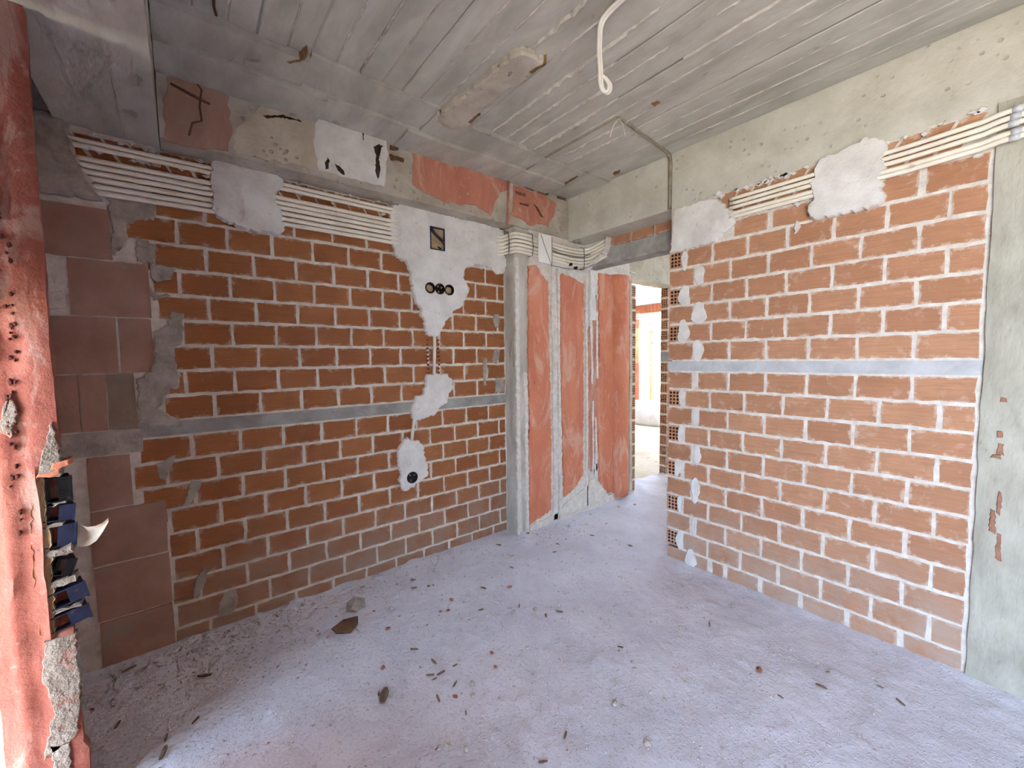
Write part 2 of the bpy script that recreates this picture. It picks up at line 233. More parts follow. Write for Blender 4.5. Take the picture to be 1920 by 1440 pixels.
def rough_box(name, a, b, mat, parent=None, step=.06, amp=.004, fr=9., seed=0., smooth=True):
    """a cast block: every face a grid, its surface and arrises slightly uneven"""
    n = [max(1, round((b[i]-a[i])/step)) for i in range(3)]
    idx, vs, fs = {}, [], []
    def vid(i, j, k):
        if (i, j, k) not in idx:
            p = Vector((a[0]+(b[0]-a[0])*i/n[0], a[1]+(b[1]-a[1])*j/n[1], a[2]+(b[2]-a[2])*k/n[2]))
            q = p+noise.noise_vector(p*fr+Vector((seed, seed, seed)))*amp+noise.noise_vector(p*fr*3+Vector((seed, 0, 5)))*amp*.5
            idx[(i, j, k)] = len(vs); vs.append(q)
        return idx[(i, j, k)]
    for k in (0, n[2]):
        for i in range(n[0]):
            for j in range(n[1]): fs.append([vid(i, j, k), vid(i+1, j, k), vid(i+1, j+1, k), vid(i, j+1, k)])
    for j in (0, n[1]):
        for i in range(n[0]):
            for k in range(n[2]): fs.append([vid(i, j, k), vid(i+1, j, k), vid(i+1, j, k+1), vid(i, j, k+1)])
    for i in (0, n[0]):
        for j in range(n[1]):
            for k in range(n[2]): fs.append([vid(i, j, k), vid(i, j+1, k), vid(i, j+1, k+1), vid(i, j, k+1)])
    o = mesh(name, vs, fs, mat, parent)
    if smooth:
        o.data.polygons.foreach_set('use_smooth', [True]*len(o.data.polygons)); o.data.set_sharp_from_angle(angle=math.radians(40))
    return o
FR = {'L': lambda u, v, d: (u, D-d, v), 'R': lambda u, v, d: (W-d, u, v), 'B': lambda u, v, d: (u, YB-d, v),
      'C': lambda u, v, d: (u, v, H-d), 'J': lambda u, v, d: (u, 1.8-d, v)}
def resample(poly, step, jit, sd):
    out = []; n = len(poly); r = random.Random(sd)
    for i in range(n):
        a, b = Vector(poly[i]), Vector(poly[(i+1) % n]); L = (b-a).length; k = max(1, round(L/step))
        nr = Vector((-(b-a).y, (b-a).x))/max(L, 1e-6)
        for j in range(k): out.append(a+(b-a)*j/k+nr*r.uniform(-jit, jit)+(b-a)/max(L, 1e-6)*r.uniform(-jit, jit)*.4)
    return out
def patch(name, poly, fr, t0, t1, mat, parent, step=.014, jit=.004, inset=.006, sd=1, smooth=False):
    """a lump of plaster with a ragged edge: footprint at depth t0, crown at depth t1"""
    P = resample(poly, step, jit, sd); n = len(P)
    area = sum(P[i].x*P[(i+1) % n].y-P[(i+1) % n].x*P[i].y for i in range(n))
    sg = 1 if area > 0 else -1
    I = []
    for i in range(n):
        e = P[(i+2) % n]-P[i-2]; e = e/max(e.length, 1e-6)
        I.append(P[i]+Vector((-e.y, e.x))*sg*inset)
    f = FR[fr]
    vs = [f(p.x, p.y, t0) for p in P]+[f(p.x, p.y, t1*.7) for p in P]+[f(p.x, p.y, t1) for p in I]
    fs = [list(range(n))[::-1], list(range(2*n, 3*n))]
    for k in (0, n):
        for i in range(n): j = (i+1) % n; fs.append([k+i, k+j, k+n+j, k+n+i])
    me = bpy.data.meshes.new(name); bm = bmesh.new()
    bv = [bm.verts.new(v) for v in vs]
    for q in fs: bm.faces.new([bv[i] for i in q])
    bmesh.ops.recalc_face_normals(bm, faces=bm.faces)
    bmesh.ops.triangulate(bm, faces=[q for q in bm.faces if len(q.verts) > 4], ngon_method='EAR_CLIP')
    bm.to_mesh(me); bm.free()
    return put(name, me, mat, parent, smooth)
def tube(name, pts, r, mat, parent=None, seg=10, caps=True, smooth=True):
    P = [Vector(p) for p in pts]; vs, fs = [], []
    t0 = (P[1]-P[0]).normalized(); a = t0.orthogonal().normalized()
    for i, p in enumerate(P):
        t = ((P[min(i+1, len(P)-1)]-P[max(i-1, 0)])).normalized()
        a = (a-t*a.dot(t)).normalized(); b = t.cross(a)
        for k in range(seg):
            w = 2*math.pi*k/seg; vs.append(p+(a*math.cos(w)+b*math.sin(w))*r)
    for i in range(len(P)-1):
        for k in range(seg):
            fs.append([i*seg+k, i*seg+(k+1) % seg, (i+1)*seg+(k+1) % seg, (i+1)*seg+k])
    if caps: fs += [list(range(seg))[::-1], list(range((len(P)-1)*seg, len(P)*seg))]
    o = mesh(name, vs, fs, mat, parent)
    if smooth: o.data.polygons.foreach_set('use_smooth', [len(p.vertices) == 4 for p in o.data.polygons])
    return o
def cut(o, cutter):
    md = o.modifiers.new('c', 'BOOLEAN'); md.operation = 'DIFFERENCE'; md.object = cutter; md.solver = 'EXACT'
    dg = bpy.context.evaluated_depsgraph_get(); me = bpy.data.meshes.new_from_object(o.evaluated_get(dg))
    o.modifiers.clear(); o.data = me
    bpy.data.objects.remove(cutter)
def cyl(name, c, ax, r, dep, mat=None, parent=None, seg=20):
    ax = Vector(ax); return tube(name, [Vector(c)-ax*dep/2, Vector(c)+ax*dep/2], r, mat, parent, seg)

# brick: ragged front outline (mortar smeared over its arrises), one mesh per brick
def brick(parent, fr, u0, u1, v0, v1, mat='brick_l', depth=.06, proud=0., slant=0., rag=.0034, name='brick'):
    r = random
    cu, cv_ = (u0+u1)/2, (v0+v1)/2
    nu, nv = max(2, round((u1-u0)/.04)), 2
    ring = [(u0+(u1-u0)*i/nu, v0) for i in range(nu)]+[(u1, v0+(v1-v0)*i/nv) for i in range(nv)]
    ring += [(u1-(u1-u0)*i/nu, v1) for i in range(nu)]+[(u0, v1-(v1-v0)*i/nv) for i in range(nv)]
    pts = [(u+r.uniform(-rag, rag)+slant*(v-v0), v+r.uniform(-rag, rag)) for u, v in ring]
    f = FR[fr]; c = Vector(f(cu, cv_, 0)); n = len(pts)
    pr = proud+r.uniform(-.0002, .0016)
    vs = [Vector(f(u, v, pr))-c for u, v in pts]+[Vector(f(u, v, -depth))-c for u, v in pts]
    fs = [list(range(n)), list(range(n, 2*n))[::-1]]+[[i, (i+1) % n, n+(i+1) % n, n+i] for i in range(n)]
    return mesh(name, vs, fs, mat, parent, loc=c)

def hollow_mesh(w, h, dep, cols, rows, oct_=True):
    """brick end, front face in the local xz plane facing -y, a grid of through holes"""
    vs, fs, fm = [], [], []
    m = .008
    def vid(p): vs.append(p); return len(vs)-1
    cw, ch = (w-2*m)/cols, (h-2*m)/rows
    gx = [-w/2]+[-w/2+m+cw*i for i in range(cols+1)]+[w/2]; gz = [-h/2]+[-h/2+m+ch*i for i in range(rows+1)]+[h/2]
    grid = {(i, k): vid((gx[i], 0, gz[k])) for i in range(len(gx)) for k in range(len(gz))}
    for i in range(len(gx)-1):
        for k in range(len(gz)-1):
            c4 = [grid[i, k], grid[i+1, k], grid[i+1, k+1], grid[i, k+1]]
            if 1 <= i <= cols and 1 <= k <= rows:
                cx, cz = (gx[i]+gx[i+1])/2, (gz[k]+gz[k+1])/2; rr = min(cw, ch)*.36
                ns = 8 if oct_ else 4
                an = [math.pi*1.25+2*math.pi*q/ns for q in range(ns)]
                ri = [vid((cx+rr*math.cos(a), 0, cz+rr*math.sin(a))) for a in an]
                rj = [vid((cx+rr*math.cos(a), dep*.7, cz+rr*math.sin(a))) for a in an]
                s = ns//4
                for q in range(4):
                    seg = [ri[(q*s+z) % ns] for z in range(s+1)]
                    fs.append([c4[q], c4[(q+1) % 4]]+seg[::-1]); fm.append(0)
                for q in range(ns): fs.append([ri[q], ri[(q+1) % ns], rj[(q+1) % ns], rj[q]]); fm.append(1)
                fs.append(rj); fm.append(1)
            else: fs.append(c4); fm.append(0)
    B = [vid((x, dep, z)) for x, z in ((-w/2, -h/2), (w/2, -h/2), (w/2, h/2), (-w/2, h/2))]
    F = [grid[0, 0], grid[len(gx)-1, 0], grid[len(gx)-1, len(gz)-1], grid[0, len(gz)-1]]
    for q in range(4): fs.append([F[q], B[q], B[(q+1) % 4], F[(q+1) % 4]]); fm.append(0)
    fs.append(B); fm.append(0)
    me = bpy.data.meshes.new('brick'); me.from_pydata(vs, [], fs)
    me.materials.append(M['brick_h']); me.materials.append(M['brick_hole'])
    me.polygons.foreach_set('material_index', fm)
    bm = bmesh.new(); bm.from_mesh(me); bmesh.ops.recalc_face_normals(bm, faces=bm.faces); bm.to_mesh(me); bm.free()
    return me

# ================================================================= the setting
# ---- floor
def fnoise(x, y):
    p = Vector((x, y, 0))
    z = noise.noise(p*2.2)*.006+noise.noise(p*9)*.004+max(0, noise.noise(p*21+Vector((3, 1, 0)))-.2)*.016+max(0, noise.noise(p*34)-.3)*.012
    # dust and rubble banked against the left wall, the column and the red wall
    wl = D if x < 2 else YB
    z += .038*math.exp(-max(0, wl-y)/.08)*(0.35+.9*max(0, noise.noise(p*6+Vector((9, 4, 0)))))
    if x < W+.1 and y < 1.5: z += .012*math.exp(-max(0, W-x)/.05)
    return z
def grid_floor(name, x0, x1, y0, y1, st, mat):
    nx, ny = round((x1-x0)/st), round((y1-y0)/st)
    vs = [(x0+(x1-x0)*i/nx, y0+(y1-y0)*j/ny, fnoise(x0+(x1-x0)*i/nx, y0+(y1-y0)*j/ny)) for j in range(ny+1) for i in range(nx+1)]
    fs = [[j*(nx+1)+i, j*(nx+1)+i+1, (j+1)*(nx+1)+i+1, (j+1)*(nx+1)+i] for j in range(ny) for i in range(nx)]
    return mesh(name, vs, fs, mat, None, True, fix=False)
floor = tag(grid_floor('floor', -.76, 4.6, -2.2, 2.66, .02, 'floor'), 'dusty grey screed floor strewn with crumbs and chips', 'floor', kind='structure')
box('slab_edge', (-.76, -2.2, -.2), (4.6, 2.66, -.03), 'band', floor)
gr = mesh('ground', [(-40, -40, -.16), (40, -40, -.16), (40, 40, -.16), (-40, 40, -.16)], [(0, 1, 2, 3)], 'ground')
tag(gr, 'pale dusty ground outside the building', 'ground', kind='structure')

# ---- left wall
wl = box('wall_left', (-.78, D+.0015, -.05), (2.0, D+.2, 2.72), 'mortar')
tag(wl, 'left wall of hollow orange bricks with cream mortar and a grey concrete tie band', 'wall', kind='structure')
HR, J = .12, .0155
zt, zb = 1.112, 1.037
def rowL(z0, z1, off, xa, xb):
    k = math.floor((xa-off)/.2)
    while True:
        a, b = off+.2*k+J/2, off+.2*(k+1)-J/2
        k += 1
        if a > xb: break
        a, b = max(a, xa), min(b, xb)
        if b-a > .02: brick(wl, 'L', a, b, z0+J/2, z1-J/2)
XR = 1.982
lefts = {1: -.07, 2: -.075, 3: -.03, 4: -.02, 5: -.09, 6: -.085, 7: -.085, 8: -.165, 9: -.09}
for k in range(1, 10):
    rowL(zt+(k-1)*HR, zt+k*HR, .12 if k % 2 else .01, lefts[k], XR)
lb = {1: -.195, 2: -.195, 3: -.195, 4: -.085, 5: -.085, 6: -.085, 7: -.085, 8: -.085}
for k in range(1, 9):
    rowL(zb-k*HR, zb-(k-1)*HR, .02 if k % 2 else .12, lb[k], XR)
rowL(-.02, zb-8*HR, .05, -.085, XR)
box('tie_band', (-.17, D-.001, zb+.004), (1.99, D+.05, zt-.004), 'band', wl)
rough_box('tie_band', (-.78, D-.004, .98), (-.16, D+.05, 1.086), 'grey_mortar', wl, .05, .003)
# large terracotta blocks near the corner
def tile(u0, u1, v0, v1, mat='tile', pr=.003): brick(wl, 'L', u0+.003, u1-.003, v0+.003, v1-.003, mat, .05, pr, 0, .0022, 'block')
tile(-.78, -.47, 1.846, 2.09); tile(-.47, -.215, 1.846, 2.07)
tile(-.60, -.362, 1.597, 1.846, 'tile_grey', -.002); tile(-.362, -.098, 1.597, 1.846); tile(-.78, -.60, 1.597, 1.846)
tile(-.78, -.50, 1.345, 1.597); tile(-.50, -.22, 1.345, 1.597); tile(-.22, -.10, 1.345, 1.597, 'tile', .001)
tile(-.78, -.44, 1.09, 1.345); tile(-.44, -.355, 1.09, 1.345); tile(-.355, -.27, 1.09, 1.345, 'tile', .005); tile(-.27, -.172, 1.09, 1.345, 'tile_grey', .004)
tile(-.352, -.205, .735, .977); tile(-.352, -.092, .478, .733); tile(-.352, -.09, .223, .476); tile(-.35, -.09, -.02, .221)
for z in (.735, .478, .223, -.02): tile(-.60, -.362, z, z+.255, 'tile', -.012)
brick(wl, 'L', -.20, -.09, .62, .73, 'brick_l')
# leaning bricks under the beam, behind the conduits
for i in range(24):
    u = -.30+i*.092
    if u < 1.15: brick(wl, 'L', u, u+.078, 2.20, 2.37, 'brick_l', .05, .003, -.62, .004)
patch('mortar_fill', [(-.78, 2.09), (-.24, 2.10), (-.255, 2.15), (-.275, 2.2), (-.30, 2.26), (-.31, 2.30), (-.335, 2.42), (-.78, 2.42)], 'L', -.01, .036, 'grey_mortar', wl, .02, .006, .012, 33)
for p, sd in zip(LG, range(10)): patch('mortar_smear', p, 'L', -.01, .010, 'grey_mortar', wl, sd=sd, jit=.006)
for p, sd in zip(LS, range(20, 30)): patch('mortar_smear', p, 'L', -.01, .006, 'grey_mortar', wl, sd=sd)
for p, sd in zip(LH, range(30, 40)): patch('mortar_smear', p, 'L', -.01, .006, 'grey_mortar', wl, sd=sd)
patch('plaster_patch', LP1, 'L', -.01, .036, 'white_plaster', wl, sd=3, jit=.006)
lp2 = patch('plaster_patch', LP2, 'L', -.01, .030, 'white_plaster', wl, sd=4, jit=.007)
patch('plaster_patch', LP3, 'L', -.01, .026, 'white_plaster', wl, sd=5, jit=.007)
lp4 = patch('plaster_patch', LP4, 'L', -.01, .026, 'white_plaster', wl, sd=6, jit=.008)
# crumbs of cement under the beam and around the pipes
for i in range(46):
    u = random.uniform(-.3, 1.15); v = random.choice((random.uniform(2.355, 2.385), random.uniform(2.30, 2.32)))
    s = random.uniform(.008, .02)
    patch('mortar_crumb', [(u-s, v), (u, v-s*.6), (u+s, v), (u, v+s*.7)], 'L', -.01, .012, 'mortar', wl, .012, .004, .003, i)

# ---- right wall
wr = box('wall_right', (W+.0015, .06, -.05), (W+.2, 1.405, 2.37), 'mortar')
tag(wr, 'right wall of dusty orange hollow bricks with white mortar and pale tie band', 'wall', kind='structure')
rt_, rb_ = 1.3615, 1.294
hollow = hollow_mesh(.088, .107, .19, 3, 4)
def header(parent, me, loc, rz):
    o = bpy.data.objects.new('brick', me); COL.objects.link(o); o.location = loc; o.rotation_euler = (0, 0, rz); o.parent = parent; return o
def rowR(z0, z1, odd, yb):
    a = .107; off = .107 if odd else .216
    top = 1.300 if odd else 1.385
    js = [.107]+[off+.2*k for k in range(0, 8) if .12 < off+.2*k < top-.05]+[top]
    for p, q in zip(js[:-1], js[1:]):
        brick(wr, 'R', p+J/2, q-J/2, z0+J/2, z1-J/2, 'brick_r')
    box('bed_joint', (W+.002, 1.40, z1-J/2-.001), (W+.19, 1.494, z1+J/2+.001), 'mortar', wr)
    if odd: brick(wr, 'R', 1.335, 1.50, z0+J/2, z1-J/2, 'brick_r', .19)
    elif z1-z0 > .11: header(wr, hollow, (W-.001, 1.456, (z0+z1)/2), -math.pi/2)
for k in range(1, 8): 
    if k < 7: rowR(rt_+(k-1)*HR, rt_+k*HR, k % 2 == 1, 0)
    else:
        for p, q in ((.107, .30), (.31, .50), (.51, .70), (.71, .90), (.91, 1.10)): brick(wr, 'R', p+J/2, q-J/2, rt_+6*HR+J/2, rt_+7*HR-J/2-(.012 if p > .5 else 0), 'brick_r')
for k in range(1, 11): rowR(rb_-k*HR, rb_-(k-1)*HR, k % 2 == 1, 0)
for p, q in ((.107, .30), (.31, .50), (.51, .70), (.71, .90), (.91, 1.10), (1.11, 1.19), (1.21, 1.31), (1.34, 1.5)):
    brick(wr, 'R', p+J/2, q-J/2, -.02, rb_-10*HR-J/2, 'brick_r')
rough_box('tie_band', (W-.002, .10, rb_+.003), (W+.19, 1.502, rt_-.003), 'band_r', wr, .05, .0015)
for i in range(13):
    u = .16+i*.086
    if u < 1.2: brick(wr, 'R', u+.06, u+.128, 2.205, 2.357-.012*random.random(), 'brick_r', .05, .003, -.6, .004)
for i in range(60):
    u = random.uniform(.12, 1.2); v = random.choice((random.uniform(2.34, 2.365), random.uniform(2.18, 2.20)))
    s = random.uniform(.008, .024)
    patch('mortar_crumb', [(u-s, v), (u, v-s*.6), (u+s, v), (u, v+s*.7)], 'R', -.01, .014, 'white_plaster', wr, .012, .004, .003, 100+i)
box('mortar_core', (W+.002, 1.40, rt_+6*HR), (W+.19, 1.49, 2.37), 'mortar', wr)
patch('plaster_patch', RP1, 'R', -.01, .030, 'white_plaster', wr, sd=11, jit=.006)
patch('plaster_patch', RP2, 'R', -.01, .040, 'white_plaster', wr, sd=12, jit=.006)
for i, ((cu, cv_), w_, h_) in enumerate(DAB):
    if i == 7: continue      # the next entry is the same dab
    w_ = max(w_, .03)
    pl = [(cu+w_/2*math.cos(a)*(1+.25*math.sin(3*a+i)), cv_+h_/2*math.sin(a)) for a in [2*math.pi*k/14 for k in range(14)]]
    patch('mortar_dab', pl, 'R', -.01, .010, 'white_plaster', wr, .012, .0015 if w_ < .045 else .003, .0015 if w_ < .045 else .003, 60+i)
patch('mortar_dab', [(.78, 2.03), (.755, 2.06), (.772, 2.10), (.785, 2.06)], 'R', -.01, .010, 'mortar', wr, .012, .004, .003, 90)

# ---- beams and columns
t1 = rough_box('trim_1', (-.03, YB, LB), (2.78, D+.2, H+.02), 'beam', None, .05, .005)
tag(t1, 'rough cast concrete beam above the left brick wall, with faded red wash', 'beam', kind='structure')
patch('wash_stain', BR1, 'B', -.008, .0045, 'red_beam', t1, .03, .006, .004, 41)
patch('wash_stain', BR2, 'B', -.008, .0045, 'red_beam', t1, .03, .006, .004, 42)
patch('plaster_patch', BW, 'B', -.008, .007, 'white_plaster', t1, .03, .005, .006, 43)
patch('wash_stain', BB, 'B', -.008, .0045, 'red_dull', t1, .035, .009, .004, 44)
patch('lime_patch', BY, 'B', -.008, .006, 'yellow_conc', t1, .035, .010, .006, 45)
for i, p in enumerate(BHOLES): patch('hole_shade', p, 'B', -.008, .009, 'dark', t1, .01, .003, .001, 50+i)  # proud dark patches; the shade of the holes is painted
for i, p in enumerate(BSPL): patch('rusty_slit_shade', p, 'B', -.008, .010, 'rust', t1, .012, .003, .001, 70+i)  # rust and wood remains; the darkness of the slits is painted in
# step of concrete between beam and ceiling
t2 = rough_box('trim_2', (W, -2.2, 2.36), (W+.2, YB+.02, H+.02), 'beam_r', None, .06, .004, 7, 3)
tag(t2, 'pale cast concrete beam above the right brick wall and doorway', 'beam', kind='structure')
t3 = empty('trim_3', (-.2, 0, 2.39)); tag(t3, 'wide overhead concrete beam with board marks at the upper left', 'beam', kind='structure')
for i, (a, b, z) in enumerate(((-.365, -.262, 2.398), (-.262, -.147, 2.392), (-.147, -.033, 2.388))):
    o = rough_box('board', (a, -2.2, z), (b, D+.02, H+.05), 'concrete', None, .08, .003, 6, i*3.); o.parent = t3; o.matrix_parent_inverse = Matrix.Translation((.2, 0, -2.39))
t4 = rough_box('trim_4', (W-.012, -.36, -.03), (W+.2, .098, 2.37), 'pillar', None, .05, .006, 8, 9)
tag(t4, 'grey concrete column at the right edge with brown scrapes', 'column', kind='structure')
for i, (u, v, w_, h_) in enumerate(((.045, 1.06, .016, .03), (.04, 1.0, .02, .05), (.05, .97, .03, .02), (.035, .78, .014, .10), (.05, .70, .02, .10), (.03, .60, .02, .12), (.04, 1.20, .02, .02))):
    f = [(u-w_/2, v-h_/2), (u+w_/2, v-h_/2*.8), (u+w_/2*.7, v+h_/2), (u-w_/2*.8, v+h_/2*.9)]
    patch('scrape', f, 'R', .0, .017, 'scrape', t4, .012, .003, .002, 110+i)
t5 = rough_box('trim_5', (1.99, 2.432, -.03), (2.15, D+.2, 2.39), 'column', None, .04, .006, 9, 4)
tag(t5, 'narrow grey concrete column in the far corner beside the red panels', 'column', kind='structure')
patch('grout_edge', [(1.99, .0), (2.03, .0), (2.022, 1.0), (2.026, 2.15), (1.99, 2.15)], 'B', -.02, -.002, 'mortar', t5, .02, .004, .003, 120)
patch('grout_edge', [(2.075, .0), (2.105, .0), (2.10, 1.2), (2.098, 1.26), (2.066, 1.3), (2.07, .6)], 'B', -.02, .004, 'mortar', t5, .02, .006, .003, 121)

# ---- red rendered wall beyond the column
w3 = rough_box('wall_back', (2.13, YB+.006, -.03), (3.442, D+.085, 2.42), 'mortar', None, .05, .004, 8, 12)
tag(w3, 'back wall coated in red render between column and far doorway', 'wall', kind='structure')
def redp(poly, sd, th=.006, mt='red'): patch('render_panel', poly, 'B', -.02, th, mt, w3, .02, .007, .004, sd)
redp([(2.10, .06), (2.34, .12), (2.35, .6), (2.345, 1.1), (2.33, 1.6), (2.33, 2.0), (2.26, 2.05), (2.20, 2.12), (2.12, 2.10), (2.11, 1.5), (2.115, 1.0), (2.10, .5)], 130)
redp([(2.50, .20), (2.62, .24), (2.74, .34), (2.75, 1.0), (2.75, 1.6), (2.76, 2.03), (2.64, 2.06), (2.50, 2.09), (2.465, 2.08), (2.47, 1.5), (2.475, 1.0), (2.49, .6)], 131)
redp([(2.79, .42), (2.85, .36), (2.93, .40), (2.95, 1.0), (2.955, 1.7), (2.92, 1.95), (2.86, 1.75), (2.80, 1.6), (2.79, 1.1)], 132, .009, 'red_beam')
redp([(2.97, .16), (3.06, .10), (3.20, .12), (3.20, 2.15), (2.96, 2.15), (2.96, 1.4), (2.94, .9)], 133)
def half_round(name, x0, x1, z0, z1, bulge, mat, parent):
    vs, fs = [], []; na, nz = 10, 34
    for k in range(nz+1):
        z = z0+(z1-z0)*k/nz
        for i in range(na+1):
            a = math.pi*i/na; x = (x0+x1)/2-(x1-x0)/2*math.cos(a); y = YB+.01-bulge*math.sin(a)
            n = noise.noise(Vector((x*9, y*9, z*4)))*.006
            vs.append((x+n*.5, y+n, z))
    for k in range(nz):
        for i in range(na): p = k*(na+1)+i; fs.append([p, p+1, p+na+2, p+na+1])
    fs.append([i for i in range(na+1)]); fs.append([nz*(na+1)+i for i in range(na+1)])
    for k in range(nz): fs.append([k*(na+1), (k+1)*(na+1), (k+1)*(na+1)+na, k*(na+1)+na])
    o = mesh(name, vs, fs, mat, parent); o.data.polygons.foreach_set('use_smooth', [len(p.vertices) == 4 for p in o.data.polygons]); return o
half_round('rounded_pilaster', 3.17, 3.40, .04, 2.16, .07, 'red', w3)
def streak(x, w_, z0, z1, sd, th=.014, mt='mortar'):
    zz = [z0+(z1-z0)*i/6 for i in range(7)]; r = random.Random(sd)
    l = [(x-w_/2*r.uniform(.5, 1.4)+.012*(1-i/6), z) for i, z in enumerate(zz)]; rr = [(x+w_/2*r.uniform(.5, 1.4)+.012*(1-i/6), z) for i, z in enumerate(zz)]
    patch('plaster_seam', l+rr[::-1], 'B', -.02, th, mt, w3, .018, .004, .003, sd)
streak(2.385, .055, .03, 2.12, 140, .012); streak(2.432, .03, .03, 2.12, 141, .020, 'mortar')
streak(2.785, .025, .05, 2.10, 142, .012); streak(2.865, .02, .3, 1.0, 143, .016, 'white_plaster'); streak(2.845, .03, 1.15, 1.85, 149, .016, 'white_plaster'); streak(2.905, .022, .35, .85, 150, .016, 'white_plaster'); streak(2.92, .022, 1.2, 1.8, 144, .015, 'white_plaster')
streak(2.86, .07, 1.72, 2.2, 145, .013, 'white_plaster'); streak(2.90, .05, .02, .42, 146, .016)
streak(3.425, .04, .05, 2.14, 147, .02, 'yellow_conc')
patch('plaster_seam', [(2.10, .0), (2.5, .0), (2.9, .0), (3.4, .0), (3.4, .10), (3.1, .08), (2.9, .30), (2.76, .22), (2.6, .17), (2.4, .08), (2.1, .05)], 'B', -.02, .012, 'mortar', w3, .02, .008, .004, 148)
small = hollow_mesh(.085, .107, .12, 3, 4, False)
for i in range(18):
    z = .03+i*.1215+.06
    if z < 2.12: header(w3, small, (3.487, YB+.0, z), 0)
for i in range(19): box('bed_joint', (3.446, YB+.002, .03+i*.1215-.008), (3.528, YB+.12, .03+i*.1215+.008), 'mortar', w3)
box('jamb_core', (3.442, YB+.121, -.03), (3.53, D+.085, 2.2), 'mortar', w3)

# ---- wall above the doorway: concrete lintel, one course of bricks
w4 = box('wall_doorhead', (2.78, 1.3, 2.165), (2.90, YB+.02, 2.40), 'mortar')
tag(w4, 'short strip of brickwork and concrete lintel above the doorway', 'wall', kind='structure')
rough_box('lintel', (2.765, 1.30, 2.160), (2.90, YB-.02, 2.288), 'band', w4, .05, .003)
for a, b in ((1.32, 1.56), (1.575, 1.74), (1.752, 1.94), (1.952, 2.11), (2.12, 2.145)):
    o = mesh('brick', boxv((2.768, a, 2.293), (2.86, b, 2.385)), BOXF, 'brick_r', w4)
patch('plaster_patch', [(2.15, 2.25), (2.42, 2.12), (2.42, 2.40), (2.13, 2.37)], 'R', -.215, -.19, 'white_plaster', w4, sd=151)

# ---- ceiling with board marks
ce = box('ceiling', (-.80, -2.4, H+.004), (2.6, 2.7, H+.22), 'concrete')
tag(ce, 'raw concrete ceiling with ridges left by the formwork boards', 'ceiling', kind='structure')
edges = [-.03, .09, .20, .30, .41, .50, .60, .705, .81, .91, 1.01, 1.114, 1.235, 1.35, 1.483, 1.59, 1.69, 1.81, 1.91, 2.011, 2.113, 2.223, 2.335, 2.45, W]
for i, (a, b) in enumerate(zip(edges[:-1], edges[1:])):
    dz = random.uniform(0, .009)
    vs, fs = [], []; n = 44
    for k in range(n+1):
        y = -2.2+(2.02+2.2)*k/n
        z = H-dz+.0025*noise.noise(Vector((a*7, y*1.3, 0)))
        for x, dd in ((a+.001, .004), (a+.006, 0), (b-.006, 0), (b-.001, .004)): vs.append((x+.0015*noise.noise(Vector((x*50, y*9, 1))), y, z+dd))
    for k in range(n):
        for q in range(3): p = k*4+q; fs.append([p, p+1, p+5, p+4])
    o = mesh('board', vs, fs, 'concrete', ce, fix=False)
    for p in o.data.polygons: p.flip()
def ridge(x, y0, y1, hgt, sd, wdt=.012):
    r = random.Random(sd); n = max(3, round((y1-y0)/.025)); vs, fs = [], []
    for k in range(n+1):
        y = y0+(y1-y0)*k/n; t = min(k, n-k)/n*4
        q = hgt*min(1, t+.15)*r.uniform(.25, 1.1); w_ = wdt*r.uniform(.5, 1.2); xx = x+r.uniform(-.004, .004)
        vs += [(xx-w_/2, y, H+.004), (xx+r.uniform(-.005, .002), y, H-.006-q), (xx+w_/2, y, H+.004)]
    for k in range(n):
        p = k*3; fs += [[p, p+1, p+4, p+3], [p+1, p+2, p+5, p+4]]
    fs += [[0, 1, 2], [n*3, n*3+2, n*3+1]]
    return mesh('ridge', vs, fs, 'ridge', ce)
for i, (x, y0, y1, hh) in enumerate(((1.235, .5, 1.45, .022), (1.483, .9, 2.0, .016), (1.59, 1.2, 2.0, .009), (1.69, 1.0, 2.0, .012), (1.81, 1.35, 2.0, .014), (2.011, 1.3, 2.0, .016), (2.113, 1.5, 2.0, .010), (1.114, .2, 1.9, .006),
        (1.91, -.3, 1.9, .006), (2.223, .2, 1.8, .006), (2.335, .1, 1.6, .005), (2.45, -.4, 1.6, .005), (1.35, -.2, 1.3, .006), (1.69, .1, .8, .010), (1.01, .3, 1.9, .004), (.81, .3, 1.9, .004), (.705, .5, 1.9, .004), (.60, .8, 1.9, .004), (1.81, .0, 1.0, .006), (2.011, -.4, 1.0, .006), (.41, 1.0, 1.9, .004), (.20, 1.2, 1.9, .004))):
    ridge(x, y0, y1, hh, 200+i)
# boards running along the left beam
for i, (a, b, y0, y1, dz) in enumerate(((-.03, .50, 2.0, 2.19, .034), (.50, 1.12, 1.97, 2.2, .018), (1.12, 1.75, 2.0, 2.21, .028), (1.75, 2.30, 2.02, 2.21, .020), (-.03, .62, 2.19, YB+.02, .062), (.62, 1.05, 2.2, YB+.02, .036), (1.05, 1.5, 2.21, YB+.02, .050), (1.5, 2.3, 2.21, YB+.02, .036), (2.30, W, 2.0, YB+.02, .016))):
    rough_box('board', (a, y0, H-dz), (b, y1, H+.01), 'concrete', ce, .05, .003, 10, i*2.)
patch('ceiling_lump', CPATCH, 'C', -.01, .034, 'beam', ce, .02, .006, .008, 160)
for i, p in enumerate(CRUST): patch('rust_mark', p, 'C', -.005, (.037, .037, .022, .014, .018, .036)[i], 'ochre', ce, .012, .003, .002, 170+i)
